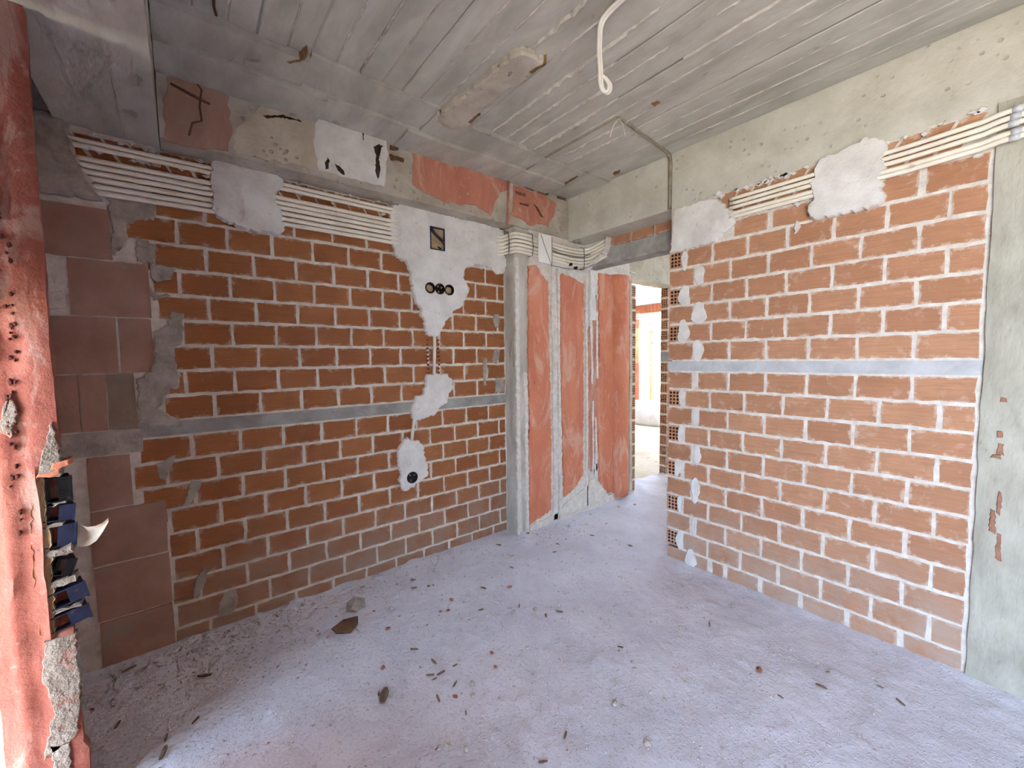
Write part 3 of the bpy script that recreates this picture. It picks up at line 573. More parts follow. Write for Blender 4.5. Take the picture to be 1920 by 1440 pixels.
# rest of the room, behind the camera, with added light blockers
wb = box('wall_rear', (-.8, -2.4, -.05), (2.9, -2.2, H+.2), 'rear'); tag(wb, 'plain rear wall behind the viewpoint', 'wall', kind='structure')
wq = box('wall_side', (W, -2.2, -.05), (W+.2, -.35, H+.02), 'rear'); tag(wq, 'continuation of the right wall past the concrete column', 'wall', kind='structure')
wo = box('wall_light_block', (-.475, -.35, -.05), (-.435, 1.66, 2.44), 'rear'); box('light_block_infill', (-.475, 1.66, 1.55), (-.438, 1.765, 2.44), 'rear', wo); tag(wo, 'unseen pier added to block daylight between the two openings', 'wall', kind='structure')  # unseen pier and infill added to keep daylight off the left side and jamb
bs = box('sun_limit_slab', (-2.2, -.4, H), (-.79, 6, H+.2), 'concrete'); tag(bs, 'unseen overhang slab shaped to limit the sun on the jamb', 'slab', kind='structure')  # unseen overhang, its edges set to bound the sunlit strip on the jamb
bf = box('balcony_floor', (-2.2, -3, -.18), (-.765, 4, -.01), 'ground'); tag(bf, 'balcony floor outside the opening', 'floor', kind='structure')
ol = rough_box('trim_7', (-.76, -2.2, 2.43), (-.42, D+.02, H+.05), 'concrete', None, .1, .003, 6, 17); tag(ol, 'concrete lintel over the balcony opening', 'beam', kind='structure')
# corridor beyond the doorway
cc = box('ceiling_corridor', (2.6, -.6, H+.004), (6.2, 2.75, H+.2), 'concrete'); tag(cc, 'concrete ceiling of the passage beyond the doorway', 'ceiling', kind='structure')
c1 = box('wall_corridor', (2.77, .3, -.05), (6.2, .4, H), 'mortar'); tag(c1, 'side wall of the passage', 'wall', kind='structure')
c2 = box('wall_passage_end', (6.1, .4, -.05), (6.2, 2.64, 2.0), 'mortar'); tag(c2, 'end wall of the passage with an unseen gap added for daylight', 'wall', kind='structure')  # kept low so that added daylight spills over it into the far corner
c3 = rough_box('trim_6', (3.30, 2.44, 2.17), (6.2, 2.64, H+.02), 'yellow_conc', None, .06, .006, 7, 21); tag(c3, 'mould-stained concrete beam over the far doorway', 'beam', kind='structure')
patch('rust_mark', [(3.62, 2.40), (3.70, 2.385), (3.80, 2.40), (3.72, 2.42)], 'B', -.05, -.012, 'ochre', c3, .02, .005, .002, 180)
w5 = box('wall_far_jamb', (4.437, 2.545, -.05), (6.1, 2.64, 2.2), 'mortar'); tag(w5, 'far jamb of stacked hollow bricks beyond the doorway', 'wall', kind='structure')
jm = hollow_mesh(.088, .107, .10, 3, 4, False)
for i in range(18):
    z = .055+i*.1215
    if z < 2.15 and i != 11: header(w5, jm, (4.335, 2.592, z), -math.pi/2)
for i in range(19): box('bed_joint', (4.337, 2.549, .055+(i-.5)*.1215-.008), (4.437, 2.635, .055+(i-.5)*.1215+.008), 'mortar', w5)
box('tie_band', (4.333, 2.548, .055+11*.1215-.056), (4.5, 2.636, .055+11*.1215+.056), 'band', w5)

# ---- near jamb of the opening, left foreground: uneven pink render with a chased-out niche
def jamb():
    base = [(-.30, 1.80), (-.303, 1.84), (-.335, 1.87), (-.43, 1.89), (-.43, 2.0), (-.43, D+.02), (-.75, D+.02), (-.75, 2.2), (-.75, 1.80), (-.70, 1.80), (-.64, 1.80), (-.58, 1.80), (-.53, 1.80), (-.49, 1.80), (-.46, 1.80), (-.435, 1.803), (-.423, 1.80), (-.41, 1.797), (-.395, 1.80), (-.38, 1.803), (-.365, 1.80), (-.35, 1.80), (-.335, 1.80), (-.318, 1.798)]
    zs = [-.05+2.49*k/98 for k in range(99)]; n = len(base); vs, fs = [], []
    for z in zs:
        nic = max(0, min(1, (z-.56)/.03))*max(0, min(1, (1.08-z)/.03))
        for i, (x, y) in enumerate(base):
            p = Vector((x*12, y*12, z*7)); q = noise.noise(p)*.005+noise.noise(p*3)*.003
            xx, yy = x, y
            if y < 1.9 and x > -.42:
                # the chase: the arris is broken back, wider towards the top
                cutx = -.345+.03*noise.noise(Vector((z*9, 0, 0)))
                if x > cutx: xx = x-(x-cutx)*.2*nic; yy = y+.055*nic
            if -.405 < x < -.36 and y < 1.81: yy += .012*max(0, .4+noise.noise(Vector((x*20, z*14, 3))))
            if z < .18 and x > -.36 and y < 1.9: xx += .012
            vs.append((xx+q*.6, yy+q, z))
    for k in range(len(zs)-1):
        for i in range(n): j = (i+1) % n; fs.append([k*n+i, k*n+j, (k+1)*n+j, (k+1)*n+i])
    fs += [list(range(n))[::-1], list(range((len(zs)-1)*n, len(zs)*n))]
    o = mesh('wall_near_jamb', vs, fs, 'red_jamb', None, True); o.data.set_sharp_from_angle(angle=math.radians(50)); return o
jb = jamb(); tag(jb, 'pink rendered jamb of the opening in the left foreground', 'wall', kind='structure')
for i, (p, mt) in enumerate((([(-.385, .20), (-.31, .24), (-.296, .34), (-.296, .56), (-.36, .56), (-.37, .45), (-.355, .33)], 'jamb_grey'),
        ([(-.37, .02), (-.34, .0), (-.325, .1), (-.33, .22), (-.37, .24), (-.36, .12)], 'jamb_grey'),
        ([(-.345, 1.06), (-.30, 1.05), (-.299, 1.13), (-.31, 1.22), (-.33, 1.14)], 'jamb_grey'),
        ([(-.41, 1.20), (-.39, 1.18), (-.375, 1.25), (-.385, 1.31), (-.405, 1.26)], 'jamb_grey'),
        ([(-.42, 1.42), (-.405, 1.40), (-.40, 1.55), (-.412, 1.62)], 'jamb_grey'),
        ([(-.37, .58), (-.34, .57), (-.335, .80), (-.34, 1.06), (-.362, 1.08), (-.372, .80)], 'card'))):
    patch('plaster_patch', p, 'J', -.03, .004 if mt != 'card' else -.012, mt, jb, .012, .004, .002, 190+i)
for i in range(70):
    z = random.uniform(.9, 2.35); x = -.385+.012*math.sin(z*5)+random.uniform(-.012, .012); s = random.uniform(.002, .006)
    patch('pit', [(x+s*random.uniform(.6, 1.2)*math.cos(a), z+1.5*s*random.uniform(.6, 1.3)*math.sin(a)) for a in (0, .9, 1.8, 2.7, 3.6, 4.5, 5.4)], 'J', -.03, .005, 'pit', jb, .02, .001, .002, 240+i)  # raised dark specks; the shade of the pits is put into their colour

# ---- far terrace: red rendered frame, sky behind it
ff = empty('rendered_frame', (8.5, 5.3, 0)); tag(ff, 'red rendered post and lintel frame outside the far doorway', 'frame')
def chl(o, p): o.parent = p; o.matrix_parent_inverse = p.matrix_basis.inverted(); return o
chl(rough_box('post', (8.5, 5.73, -.16), (8.75, 6.1, 2.3), 'red', None, .12, .01), ff)
chl(rough_box('lintel', (8.5, 3.4, 2.41), (8.75, 6.1, 2.60), 'red', None, .12, .008), ff)
chl(rough_box('cap', (8.4, 3.3, 2.60), (8.85, 6.2, 2.74), 'band', None, .12, .006), ff)
chl(rough_box('post_head', (8.49, 5.72, 2.28), (8.76, 6.1, 2.42), 'mortar', None, .12, .006), ff)
chl(rough_box('post', (8.5, 3.4, -.16), (8.75, 3.65, 2.42), 'red', None, .12, .01), ff)
fr_ = box('ceiling_far_shade', (2.2, 2.64, 3.45), (7.9, 8.0, 3.6), 'concrete'); tag(fr_, 'unseen ceiling added to dim the space beyond the far doorway', 'ceiling', kind='structure')  # unseen roof added over the terrace to dim its floor
f1 = box('wall_far_left', (2.2, 7.8, -.16), (8.45, 8.0, 3.45), 'mortar'); tag(f1, 'unseen far side wall added to dim the open room', 'wall', kind='structure')  # unseen walls from here on added to enclose and dim the terrace
f2 = box('wall_far_near', (2.2, 2.7, -.16), (2.4, 7.8, 3.45), 'mortar'); tag(f2, 'unseen near side wall added to dim the open room', 'wall', kind='structure')
f3 = box('wall_far_outer', (8.5, 6.1, -.16), (8.7, 8.0, 3.45), 'red'); tag(f3, 'unseen red outer wall added left of the far opening to dim the room', 'wall', kind='structure')
f4 = box('wall_far_upper', (2.4, 2.64, 2.95), (6.2, 2.75, 3.45), 'mortar'); tag(f4, 'unseen upstand added above the far doorway beam to dim the room', 'wall', kind='structure')
f5 = box('wall_far_right', (6.2, 2.64, -.16), (8.5, 2.74, 3.45), 'mortar'); tag(f5, 'unseen right side wall added to dim the open room', 'wall', kind='structure')
tf = rough_box('floor_far_room', (2.0, 2.66, -.15), (8.9, 8.0, -.012), 'ground', None, .12, .012, 2.2, 31); tag(tf, 'rubble-strewn pale floor of the open room beyond the far doorway', 'floor', kind='structure')

# ================================================================= things
# ---- conduits on the left wall
ords = ('first', 'second', 'third', 'fourth', 'fifth', 'sixth', 'seventh', 'eighth')
RP = .0105
lz = (2.350, 2.327, 2.276, 2.250, 2.224, 2.196, 2.168, 2.142)
def wob(u0, u1, z, fn, amp=.003, n=26, sd=0):
    return [fn(u0+(u1-u0)*i/n, z+amp*noise.noise(Vector((i*.35, sd*7.3, 0)))) for i in range(n+1)]
for i, z in enumerate(lz):
    x0 = (-.345, -.345, -.325, -.315, -.305, -.295, -.285, -.275)[i]
    pts = wob(x0, 1.13, z-.007+.012*0, lambda u, v: (u, D-.020, v-.012*max(0, (.25-u))), .0012, 30, i)
    o = tube('conduit', pts, RP if i < 2 else .0118, 'pipe')
    tag(o, '%s cream conduit from the top in the bundle crossing the left wall' % ords[i], 'conduit', 'conduits across the left wall')
rz_ = (2.303, 2.277, 2.252, 2.220, 2.199)
for i, z in enumerate(rz_):
    pts = wob(-.22, 1.11, z, lambda u, v: (W-.024-(.02 if u < .12 else 0), u, v+(.012*max(0, .35-u)/.3)), .001, 30, 20+i)
    o = tube('conduit', pts, .0103, 'pipe')
    tag(o, '%s cream conduit from the top in the bundle crossing the right wall' % ords[i], 'conduit', 'conduits across the right wall')
for k, zc in enumerate((2.285, 2.222)):
    vs = []; o = empty('tape_wrap', (W-.05, .055, zc)); tag(o, 'silver foil tape around the %s right wall conduits near the column' % ('upper' if k == 0 else 'lower'), 'tape')
    for j in range(3 if k == 0 else 2):
        q = tube('band', [(W-.044, .062+.004*j, rz_[(0 if k == 0 else 3)+j]+.012), (W-.044, .034+.004*j, rz_[(0 if k == 0 else 3)+j]+.012)], .0135, 'foil'); chl(q, o)

# ---- conduits round the corner column
cz = (2.325, 2.300, 2.272, 2.243, 2.217, 2.192)
for i, z in enumerate(cz):
    b = .012*(i % 2)
    pts = [(1.90, D-.02, z-.012), (1.95, D-.03, z-.008), (1.972, 2.50, z), (1.976, 2.45, z), (1.982, 2.425-b*.3, z), (2.0, 2.412-b*.3, z+.001), (2.05, 2.406, z+.002), (2.12, 2.408, z), (2.20, 2.412, z-.004), (2.34, 2.410, z-.012), (2.45, 2.404-b*.4, z-.020), (2.58, 2.400, z-.024), (2.68, 2.39, z-.022), (2.735, 2.36, z-.015), (2.75, 2.31, z-.006), (2.757, 2.25, z+.012), (2.76, 2.17, z+.03)]
    # smooth the bend
    P = [Vector(p) for p in pts]; Q = []
    for j in range(len(P)-1):
        p0, p1, p2, p3 = P[max(j-1, 0)], P[j], P[j+1], P[min(j+2, len(P)-1)]
        for s in range(4):
            t = s/4; Q.append(.5*((2*p1)+(-p0+p2)*t+(2*p0-5*p1+4*p2-p3)*t*t+(-p0+3*p1-3*p2+p3)*t**3))
    Q.append(P[-1])
    o = tube('conduit', Q, .0118, 'pipe')
    tag(o, '%s cream conduit from the top bent around the corner column' % ords[i], 'conduit', 'conduits bent round the corner column')
def tie(x, z0, z1, y, lab):
    o = tube('tie_wire', [(x-.03, y+.02, z1+.012), (x-.004, y, z1+.006), (x, y-.002, (z0+z1)/2), (x-.003, y, z0-.004), (x-.035, y+.02, z0-.012)], .0028, 'wire', seg=6)
    return tag(o, lab, 'wire')
tie(1.963, 2.18, 2.335, 2.46, 'rusty tie wire around conduits on the left arris of the corner column')
tie(2.14, 2.18, 2.335, 2.388, 'tie wire around conduits just left of the white junction box')
tie(2.70, 2.15, 2.31, 2.362, 'tie wire around conduits to the right of the white junction box')
o = tube('tie_wire', [(2.345, 2.386, 2.25), (2.45, 2.384, 2.236), (2.58, 2.38, 2.236), (2.68, 2.366, 2.240), (2.74, 2.32, 2.262)], .0026, 'wire', seg=6); tag(o, 'horizontal tie wire across the conduits right of the white junction box', 'wire')
o = tube('tie_wire', [(2.34, 2.388, 2.128), (2.5, 2.384, 2.125), (2.68, 2.366, 2.132), (2.75, 2.30, 2.175), (2.762, 2.2, 2.24)], .0026, 'wire', seg=6); tag(o, 'tie wire along the lower edge of the corner conduits', 'wire')
for k, (x, z) in enumerate(((2.555, 2.165), (2.618, 2.145))):
    o = cyl('pipe_plug', (x, 2.386, z), (0, 1, 0), .011, .03, 'black'); tag(o, ('left' if k == 0 else 'right')+' of two small black plugs below the corner conduits', 'plug')
patch('plaster_patch', [(2.36, 2.12), (2.70, 2.13), (2.72, 2.19), (2.36, 2.185)], 'B', -.02, .022, 'white_plaster', w3, .02, .005, .006, 301)
jbx = empty('junction_box', (2.255, 2.40, 2.24)); tag(jbx, 'white square junction box lid with a wire across it beside the column', 'junction box')
jlid = chl(box('lid', (2.192, 2.372, 2.135), (2.322, 2.386, 2.352), 'white_box'), jbx); chl(box('case', (2.20, 2.386, 2.142), (2.314, 2.394, 2.345), 'white_box'), jbx)
chl(tube('wire', [(2.205, 2.366, 2.345), (2.25, 2.366, 2.25), (2.318, 2.368, 2.130), (2.325, 2.37, 2.115)], .0022, 'wire', seg=6), jlid)
chl(tube('wire', [(2.326, 2.368, 2.345), (2.325, 2.368, 2.12)], .002, 'wire', seg=6), jlid)

# ---- electrical boxes let into the plaster of the left wall
YP = D-.030
cut(lp2, box('c', (1.342, YP-.02, 2.136), (1.45, YP+.019, 2.284), None))
rb = empty('wall_box', (1.396, YP, 2.21)); tag(rb, 'blue rectangular wall box filled with tan packing in the white plaster', 'junction box')
for a, b in (((1.340, 2.134), (1.452, 2.142)), ((1.340, 2.278), (1.452, 2.286)), ((1.340, 2.142), (1.347, 2.278)), ((1.445, 2.142), (1.452, 2.278))):
    chl(box('rim', (a[0], YP-.004, a[1]), (b[0], YP+.02, b[1]), 'blue'), rb)
pk = chl(rough_box('packing', (1.347, YP+.008, 2.142), (1.445, YP+.02, 2.278), 'card', None, .02, .003, 40), rb)
chl(tube('strap', [(1.352, YP+.004, 2.272), (1.372, YP, 2.245), (1.41, YP-.002, 2.215), (1.448, YP+.002, 2.188)], .009, 'blue', seg=6), pk)
chl(tube('strap', [(1.40, YP+.006, 2.16), (1.425, YP+.004, 2.148)], .004, 'black', seg=6), pk)
def round_box(c, r, lab, fill, pl, grp=None):
    cut(pl, cyl('c', (c[0], c[1], c[2]), (0, 1, 0), r+.001, .036, None, None, 24))
    e = empty('round_wall_box', c); tag(e, lab, 'junction box', grp)
    vs, fs = [], []; n = 24
    for rr, y in ((r+.001, .018), (r+.001, -.003), (r-.005, -.003), (r-.006, .014), (.001, .014)):
        for k in range(n): a = 2*math.pi*k/n; vs.append((c[0]+rr*math.cos(a), c[1]+y, c[2]+rr*math.sin(a)))
    for q in range(4):
        for k in range(n): fs.append([q*n+k, q*n+(k+1) % n, (q+1)*n+(k+1) % n, (q+1)*n+k])
    sh = chl(mesh('shell', vs, fs, 'black'), e)
    if fill == 'card':
        pl_ = [(c[0]+(r-.009)*math.cos(a)*random.uniform(.8, 1), c[2]+(r-.009)*math.sin(a)*random.uniform(.8, 1)) for a in [2*math.pi*k/9 for k in range(9)]]
        dd = D-c[1]; chl(patch('packing', pl_, 'L', dd-.014, dd-.008, 'card', None, .02, .002, .002, 5), sh)
    else:
        for a in (.6, 2.2, 4.4):
            chl(tube('wire_stub', [(c[0]+.4*r*math.cos(a), c[1]+.012, c[2]+.4*r*math.sin(a)), (c[0]+.7*r*math.cos(a), c[1]+.004, c[2]+.7*r*math.sin(a))], .005, 'card', seg=6), sh)
    return e
round_box((1.332, YP, 1.874), .0365, 'leftmost of three round black boxes in the white plaster', 'card', lp2, 'row of three round boxes')
round_box((1.406, YP, 1.874), .0365, 'middle of three round black boxes in the white plaster', 'wire', lp2, 'row of three round boxes')
round_box((1.480, YP, 1.874), .0365, 'rightmost of three round black boxes in the white plaster', 'card', lp2, 'row of three round boxes')
round_box((1.167, D-.026, .602), .038, 'single round black socket box in the lowest white plaster patch', 'wire', lp4)
# chased conduits joining the patches
ch = tube('conduit', [(1.364, D-.014, 1.60), (1.362, D-.016, 1.5), (1.357, D-.016, 1.38), (1.354, D-.012, 1.26)], .0105, 'pipe_white'); tag(ch, 'upright white conduit between the funnel-shaped and middle plaster patches', 'conduit')
ch = tube('conduit', [(1.200, D-.012, 1.02), (1.194, D-.016, .98), (1.180, D-.016, .89), (1.174, D-.012, .84)], .0105, 'pipe_white'); tag(ch, 'short white conduit running into the lowest plaster patch', 'conduit')
for sgn in (-1, 1):
    for k in range(9):
        z = 1.30+k*.028; u = 1.358+sgn*(.038+.006*random.random()); s = .012
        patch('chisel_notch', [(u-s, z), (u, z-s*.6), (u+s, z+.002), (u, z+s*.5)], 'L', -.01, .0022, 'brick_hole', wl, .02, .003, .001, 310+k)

# ---- ceiling drop and embedded conduits
hp = [(1.322, .60, 2.70), (1.321, .80, 2.70), (1.320, .97, 2.698), (1.318, 1.04, 2.688), (1.316, 1.066, 2.665), (1.314, 1.070, 2.62), (1.316, 1.072, 2.56), (1.322, 1.072, 2.50), (1.324, 1.072, 2.455), (1.332, 1.068, 2.430), (1.346, 1.060, 2.424), (1.356, 1.055, 2.438), (1.354, 1.056, 2.458), (1.342, 1.062, 2.474), (1.332, 1.068, 2.484)]
P = [Vector(p) for p in hp]
he = empty('hanging_cable', (1.32, 1.07, 2.43)); tag(he, 'white twin cable hanging from the ceiling with a looped end', 'cable')
for k, off in enumerate((Vector((-.006, 0, 0)), Vector((.006, 0, 0)))):
    Q = []
    for j in range(len(P)-1):
        p0, p1, p2, p3 = P[max(j-1, 0)], P[j], P[j+1], P[min(j+2, len(P)-1)]
        for s in range(5):
            t = s/5; Q.append(off+.5*((2*p1)+(-p0+p2)*t+(2*p0-5*p1+4*p2-p3)*t*t+(-p0+3*p1-3*p2+p3)*t**3))
    chl(tube('core', Q, .0068, 'pipe_white', seg=8), he)
o = tube('conduit', [(1.925, 2.405, 2.695), (1.927, 2.2, 2.703), (1.929, 2.0, 2.712), (1.932, 1.7, 2.714), (1.934, 1.45, 2.714)], .009, 'conduit_grey'); tag(o, 'thin cement-stained conduit along the ceiling boards from the left beam', 'conduit')
o = tube('conduit', [(1.934, 1.445, 2.714), (2.2, 1.47, 2.714), (2.49, 1.495, 2.714), (2.55, 1.497, 2.70), (2.558, 1.497, 2.66), (2.558, 1.497, 2.5), (2.558, 1.498, 2.362)], .012, 'conduit_grey'); tag(o, 'grey conduit crossing the ceiling boards and dropping down the right beam', 'conduit')
o = tube('conduit', [(1.925, 2.408, 2.69), (1.925, 2.409, 2.55), (1.922, 2.408, 2.42), (1.915, 2.408, 2.385), (1.905, 2.412, 2.375)], .009, 'red_beam'); tag(o, 'thin red-washed conduit running down the face of the left beam', 'conduit')
for k, (dx, dy) in enumerate(((-.03, .04), (.03, -.02))):
    o = tube('wire_end', [(1.94, 1.445, 2.705), (1.94+dx*.6, 1.445+dy*.6, 2.67), (1.94+dx, 1.445+dy, 2.61)], .0025, 'pipe', seg=6); tag(o, ('left' if k == 0 else 'right')+' thin wire end hanging at the bend of the ceiling conduit', 'wire')
o = tube('steel_rod', [(.16, 1.78, 2.70), (.15, 1.85, 2.69), (.155, 1.92, 2.70), (.165, 1.97, 2.705)], .005, 'rust', seg=6); tag(o, 'short bent rusty rod sticking out of the ceiling at the upper left', 'rod')
o = tube('steel_wire', [(.115, YB-.006, 2.66), (.13, YB-.008, 2.64), (.12, YB-.008, 2.56), (.125, YB-.008, 2.50), (.09, YB-.008, 2.48), (.075, YB-.008, 2.42)], .004, 'rust', seg=6); tag(o, 'crooked rusty wire hanging on the left part of the left beam', 'wire')
o = tube('steel_rod', [(.02, YB-.004, 2.625), (.10, YB-.01, 2.60), (.16, YB-.004, 2.588)], .006, 'rust', seg=6); tag(o, 'rusty rod lying along the left beam beside the crooked wire', 'rod')

# ---- broken blue switch boxes in the chase of the near jamb, and the torn paper
def blue_box(z, hgt, x0, x1, rot, lab, mat='blue'):
    e = empty('switch_box', ((x0+x1)/2, 1.845, z)); tag(e, lab, 'switch box', 'switch boxes in the jamb chase')
    w_, d_, t_ = (x1-x0), .06, .003
    parts = [('side', (-w_/2, -d_/2, -hgt/2), (w_/2, d_/2, -hgt/2+t_)), ('side', (-w_/2, -d_/2, hgt/2-t_), (w_/2, d_/2, hgt/2)),
             ('side', (w_/2-t_, -d_/2, -hgt/2+t_), (w_/2, d_/2, hgt/2-t_)), ('back', (-w_/2, d_/2-t_, -hgt/2+t_), (w_/2-t_, d_/2, hgt/2-t_)), ('lip', (w_/2-.004, -d_/2-.004, -hgt/2-.002), (w_/2+.003, -d_/2, hgt/2+.002)), ('front_web', (0, -d_/2, -hgt/2+t_), (w_/2-t_, -d_/2+t_, hgt/2-t_))]
    for n, a, b in parts:
        q = mesh(n, boxv(a, b), BOXF, mat); q.parent = e
        if n == 'back': bk = q
    q = mesh('knockout', boxv((-w_/2+.002, -d_/2+.012, -hgt/2+.006), (-w_/2+.012, d_/2-.012, hgt/2-.006)), BOXF, 'black'); q.parent = bk
    e.rotation_euler = (0, rot, .25)
for i, (z, hh, x0, x1, rt2, lab, mt) in enumerate(((1.010, .075, -.345, -.292, .02, 'topmost dark switch box in the jamb chase, beside the orange shard', 'black'),
        (.938, .048, -.352, -.290, .12, 'blue switch box second from the top in the jamb chase', 'blue'),
        (.868, .066, -.366, -.290, .08, 'large blue switch box behind the torn paper in the jamb chase', 'blue'),
        (.768, .050, -.340, -.300, .35, 'crushed dark switch box in the middle of the jamb chase', 'black'),
        (.675, .050, -.356, -.276, -.18, 'blue switch box second from the bottom in the jamb chase', 'blue'),
        (.603, .046, -.362, -.273, -.16, 'lowest blue switch box in the jamb chase', 'blue'))):
    blue_box(z, hh, x0, x1, rt2, lab, mt)
for i, (u, v, w_, h_, mt) in enumerate(((-.325, 1.065, .05, .02, 'red'), (-.30, 1.09, .04, .03, 'red'), (-.325, .905, .04, .012, 'jamb_grey'), (-.32, .82, .06, .03, 'jamb_grey'), (-.315, .725, .06, .028, 'jamb_grey'), (-.31, .64, .06, .012, 'jamb_grey'), (-.31, .97, .03, .012, 'jamb_grey'))):
    f = [(u-w_/2, v-h_/2), (u+w_/2, v-h_/2*.4), (u+w_/2*.9, v+h_/2), (u-w_/2*.8, v+h_/2*.4)]
    patch('rubble_wedge', f, 'J', -.06, -.008 if mt != 'red' else .006, mt, jb, .014, .004, .003, 330+i)
def flap():
    vs, fs = [], []; prof = [(-.293, .866, .034), (-.275, .852, .036), (-.258, .845, .030), (-.240, .850, .024), (-.224, .866, .014), (-.210, .886, .006)]
    for s in (0, .0012):
        for i, (x, z, h2) in enumerate(prof):
            for k in range(4):
                v = k/3*2-1; vs.append((x, 1.85-.018*i/5-.02*v*v*(1-i/6)+s, z+h2*v))
    m = len(prof)*4
    for i in range(len(prof)-1):
        for k in range(3):
            p = i*4+k; fs.append([p, p+1, p+5, p+4]); fs.append([m+p, m+p+4, m+p+5, m+p+1])
    o = mesh('torn_paper', vs, fs, 'paper', None, True, fix=False); return o
tag(flap(), 'curled scrap of torn white paper sticking out of the jamb chase', 'paper')

# ---- white sack on the terrace
def sack():
    vs, fs = [], []; n, m = 28, 12
    for k in range(m+1):
        t = k/m; z = -.02+.47*t; rr = (1-.55*t**3)*(1+.10*math.sin(t*3.1))
        for i in range(n):
            a = 2*math.pi*i/n; q = 1+.10*noise.noise(Vector((math.cos(a)*2, math.sin(a)*2, t*3)))
            c, s = math.cos(a), math.sin(a); sq = 1/max(abs(c), abs(s))**.6
            vs.append((7.75+.42*rr*q*c*sq, 5.0+.62*rr*q*s*sq, z+.05*noise.noise(Vector((c*3, s*3, t)))*t))
    for k in range(m):
        for i in range(n): j = (i+1) % n; fs.append([k*n+i, k*n+j, (k+1)*n+j, (k+1)*n+i])
    fs += [list(range(n))[::-1], list(range(m*n, m*n+n))]
    return mesh('bulk_sack', vs, fs, 'bag', None, True)
tag(sack(), 'large slumped white sack on the floor beyond the far doorway', 'sack')
# leaves of a tree beyond the frame
def shrub():
    vs, fs = [], []; r = random.Random(4); c = Vector((12.0, 7.6, 2.5))
    for i in range(700):
        p = c+Vector((r.gauss(0, .7), r.gauss(0, .8), r.gauss(0, .8))); a = Vector((r.uniform(-1, 1), r.uniform(-1, 1), r.uniform(-1, 1))).normalized(); b = a.orthogonal().normalized()
        k = len(vs); vs += [p, p+a*.08+b*.03, p+a*.16, p+a*.08-b*.03]; fs.append([k, k+1, k+2, k+3])
    return mesh('foliage', vs, fs, 'leaf', None, fix=False)
te = empty('garden_tree', (12, 7.6, -.16)); tag(te, 'green leafy tree beyond the red frame', 'tree')
fo = chl(shrub(), te); fo['kind'] = 'stuff'; chl(tube('trunk', [(12, 7.6, -.2), (12.05, 7.6, 1), (12, 7.65, 2.6)], .09, 'rust'), te)

# ---- bits on the floor
def lump(sz, seed, flat=.6, el=1.0):
    bm = bmesh.new(); bmesh.ops.create_icosphere(bm, subdivisions=1, radius=sz/2); r = random.Random(seed)
    for v in bm.verts:
        v.co *= r.uniform(.75, 1.15); v.co.z *= flat; v.co.x *= el
    me = bpy.data.meshes.new('lump'); bm.to_mesh(me); bm.free(); return me
def sliver(L, wd_, th, seed):
    r = random.Random(seed); n = 5; vs, fs = [], []
    for i in range(n):
        t = i/(n-1); w_ = wd_*(.35+.65*math.sin(math.pi*(t*.85+.08)))*r.uniform(.8, 1.1); x = (t-.5)*L; b = .25*th*math.sin(t*3)+.12*L*(t-.5)**2
        vs += [(x, -w_/2, b), (x, w_/2, b+r.uniform(-.2, .2)*th), (x, w_/2*.8, b+th), (x, -w_/2*.8, b+th)]
    for i in range(n-1):
        for k in range(4): fs.append([i*4+k, i*4+(k+1) % 4, (i+1)*4+(k+1) % 4, (i+1)*4+k])
    fs += [[0, 1, 2, 3], [(n-1)*4+k for k in range(4)]]
    me = bpy.data.meshes.new('sliver'); me.from_pydata(vs, [], fs); bm = bmesh.new(); bm.from_mesh(me); bmesh.ops.recalc_face_normals(bm, faces=bm.faces); bm.to_mesh(me); bm.free(); return me
KIND = {'chip': ('wood_chip', 'chip', 'dark brown chip', 'chip', 'brown chips on the floor'),
        'stone': ('cement_crumb', 'stone', 'pale crumb of cement', 'rubble', 'cement crumbs on the floor'),
        'shard': ('brick_shard', 'shard', 'reddish brick fragment', 'rubble', 'brick fragments on the floor')}
pool = {}
for k in range(6):
    for kk, mm in (('chip', sliver(.032, .009, .004, k)), ('stone', lump(.026, k)), ('shard', lump(.026, 40+k, .4, 1.4))):
        mm.materials.append(M[KIND[kk][1]]); pool[kk, k] = mm
def zone(x, y):
    if y > 2.25 and x > 1.75: return 'at the foot of the corner column and red panels'
    if x > 2.45 and y > 1.5: return 'in the doorway'
    if y > 2.0: return 'along the foot of the left brick wall'
    if x < .45: return 'in the dark left part of the floor'
    if x > 1.9 and y < 1.6: return 'in front of the right brick wall'
    if y < 1.0: return 'in the bright foreground of the floor'
    if x < 1.2: return 'on the middle floor, nearer the left wall'
    return 'on the middle floor, nearer the doorway'
def drop(kk, x, y, k, s=1.0):
    nm, mt, lab, cat, grp = KIND[kk]
    o = bpy.data.objects.new(nm, pool[kk, k % 6]); COL.objects.link(o)
    o.location = (x, y, fnoise(x, y)+(.003 if kk == 'chip' else .006)*s); o.rotation_euler = (0, 0, random.uniform(0, 6.28)); o.scale = (s, s, s)
    tag(o, '%s %s %s' % ('tiny' if s < .45 else 'small' if s < .95 else 'larger', lab, zone(x, y)), cat, grp+' '+zone(x, y))
R2 = random.Random(5)
for i, (kk, x, y, sz) in enumerate(FLOORBITS):
    if kk in KIND: drop(kk, x, y, i, R2.uniform(.7, 1.25)*(sz/.05))
for i in range(110):
    t = R2.random(); x = R2.uniform(.1, 2.5); y = R2.uniform(.9, 2.45)
    if R2.random() < .5: x, y = R2.uniform(.3, 2.6), 2.5-abs(R2.gauss(0, .35))
    if y > (D if x < 1.95 else YB)-.06 or (x > W-.1 and y < 1.6): continue
    drop('stone' if t < .55 else 'chip' if t < .8 else 'shard', x, y, i, R2.uniform(.25, .6))
lf = sliver(.075, .04, .004, 77); lf.materials.append(M['chip'])
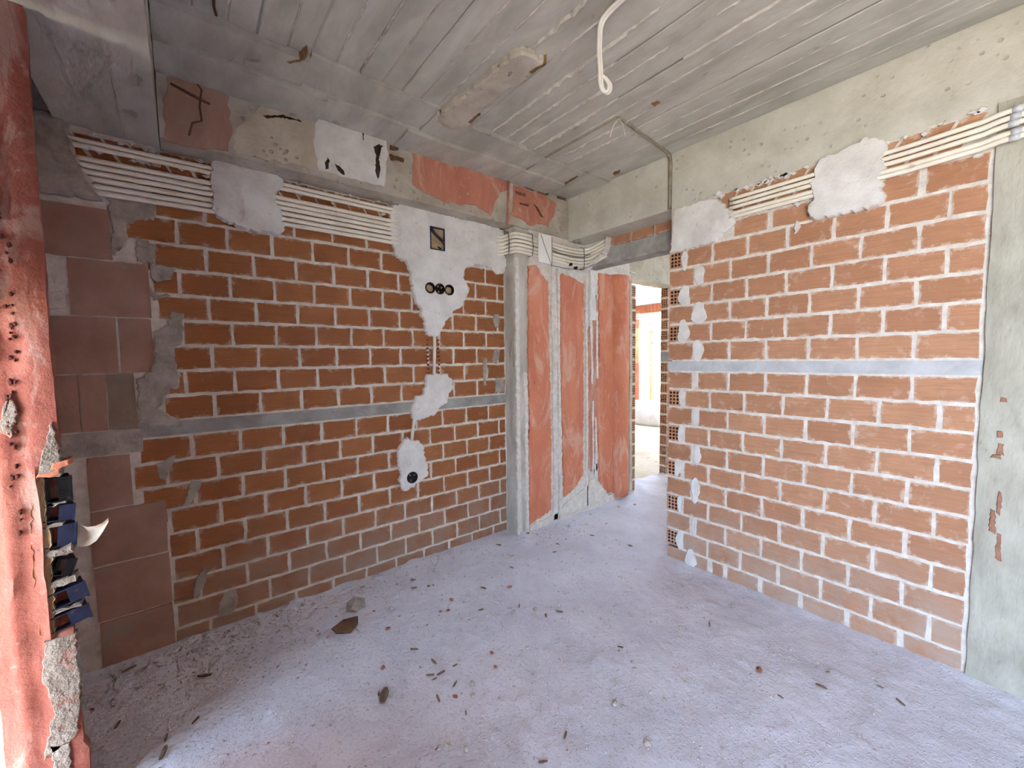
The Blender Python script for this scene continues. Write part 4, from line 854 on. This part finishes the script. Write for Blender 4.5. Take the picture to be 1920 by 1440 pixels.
def special(nm, me, x, y, rz, lab, cat, s=1, dz=.004):
    o = bpy.data.objects.new(nm, me); COL.objects.link(o); o.location = (x, y, fnoise(x, y)+dz); o.rotation_euler = (0, 0, rz); o.scale = (s,)*3; tag(o, lab, cat)
for kk, x, y, sz in FLOORBITS:
    if kk == 'leaf': special('dry_leaf', lf, x, y, 1.0, 'broad dry brown leaf alone in the lower left of the floor', 'leaf')
sl = [f for f in FLOORBITS if f[0] == 'slab']
mm = lump(.13, 91, .35, 1.3); mm.materials.append(M['rust']); special('broken_slate', mm, sl[0][1], sl[0][2], .4, 'dark broken piece of board near the left brick wall', 'rubble', 1, .01)
mm = lump(.12, 92, .4, 1.2); mm.materials.append(M['grey_mortar']); special('mortar_lump', mm, sl[1][1]+.05, sl[1][2]+.12, 1.4, 'grey lump of mortar beside the dark board piece near the left wall', 'rubble', 1, .012)

def crumbs():
    r = random.Random(11); vs, fs = [], []
    base = [(1, 0, 0), (-1, 0, 0), (0, 1, 0), (0, -1, 0), (0, 0, .7), (0, 0, -.7)]
    tri = [(0, 2, 4), (2, 1, 4), (1, 3, 4), (3, 0, 4), (2, 0, 5), (1, 2, 5), (3, 1, 5), (0, 3, 5)]
    n = 0
    while n < 3200:
        if r.random() < .45: x = r.uniform(-.3, 2.6); y = (D if x < 1.98 else YB)-abs(r.gauss(0, .16))-.02
        else: x, y = r.uniform(-.2, 2.5), r.uniform(.3, 2.4)
        if (x > W-.02 and y < 1.55) or abs(x-sl[0][1]) < .22 and abs(y-sl[0][2]) < .28: continue
        s = r.choice((.0022, .003, .004, .006)) * r.uniform(.7, 1.3); a = r.uniform(0, 6.28); z = fnoise(x, y)+s*.25; k = len(vs)
        for p in base:
            q = r.uniform(.7, 1.2); vs.append((x+s*q*(p[0]*math.cos(a)-p[1]*math.sin(a)), y+s*q*(p[0]*math.sin(a)+p[1]*math.cos(a)), z+s*q*p[2]))
        fs += [tuple(k+i for i in f) for f in tri]; n += 1
    o = mesh('dust_crumbs', vs, fs, 'stone', None, fix=False); return o
tag(crumbs(), 'fine cement grit scattered over the floor', 'grit', kind='stuff')
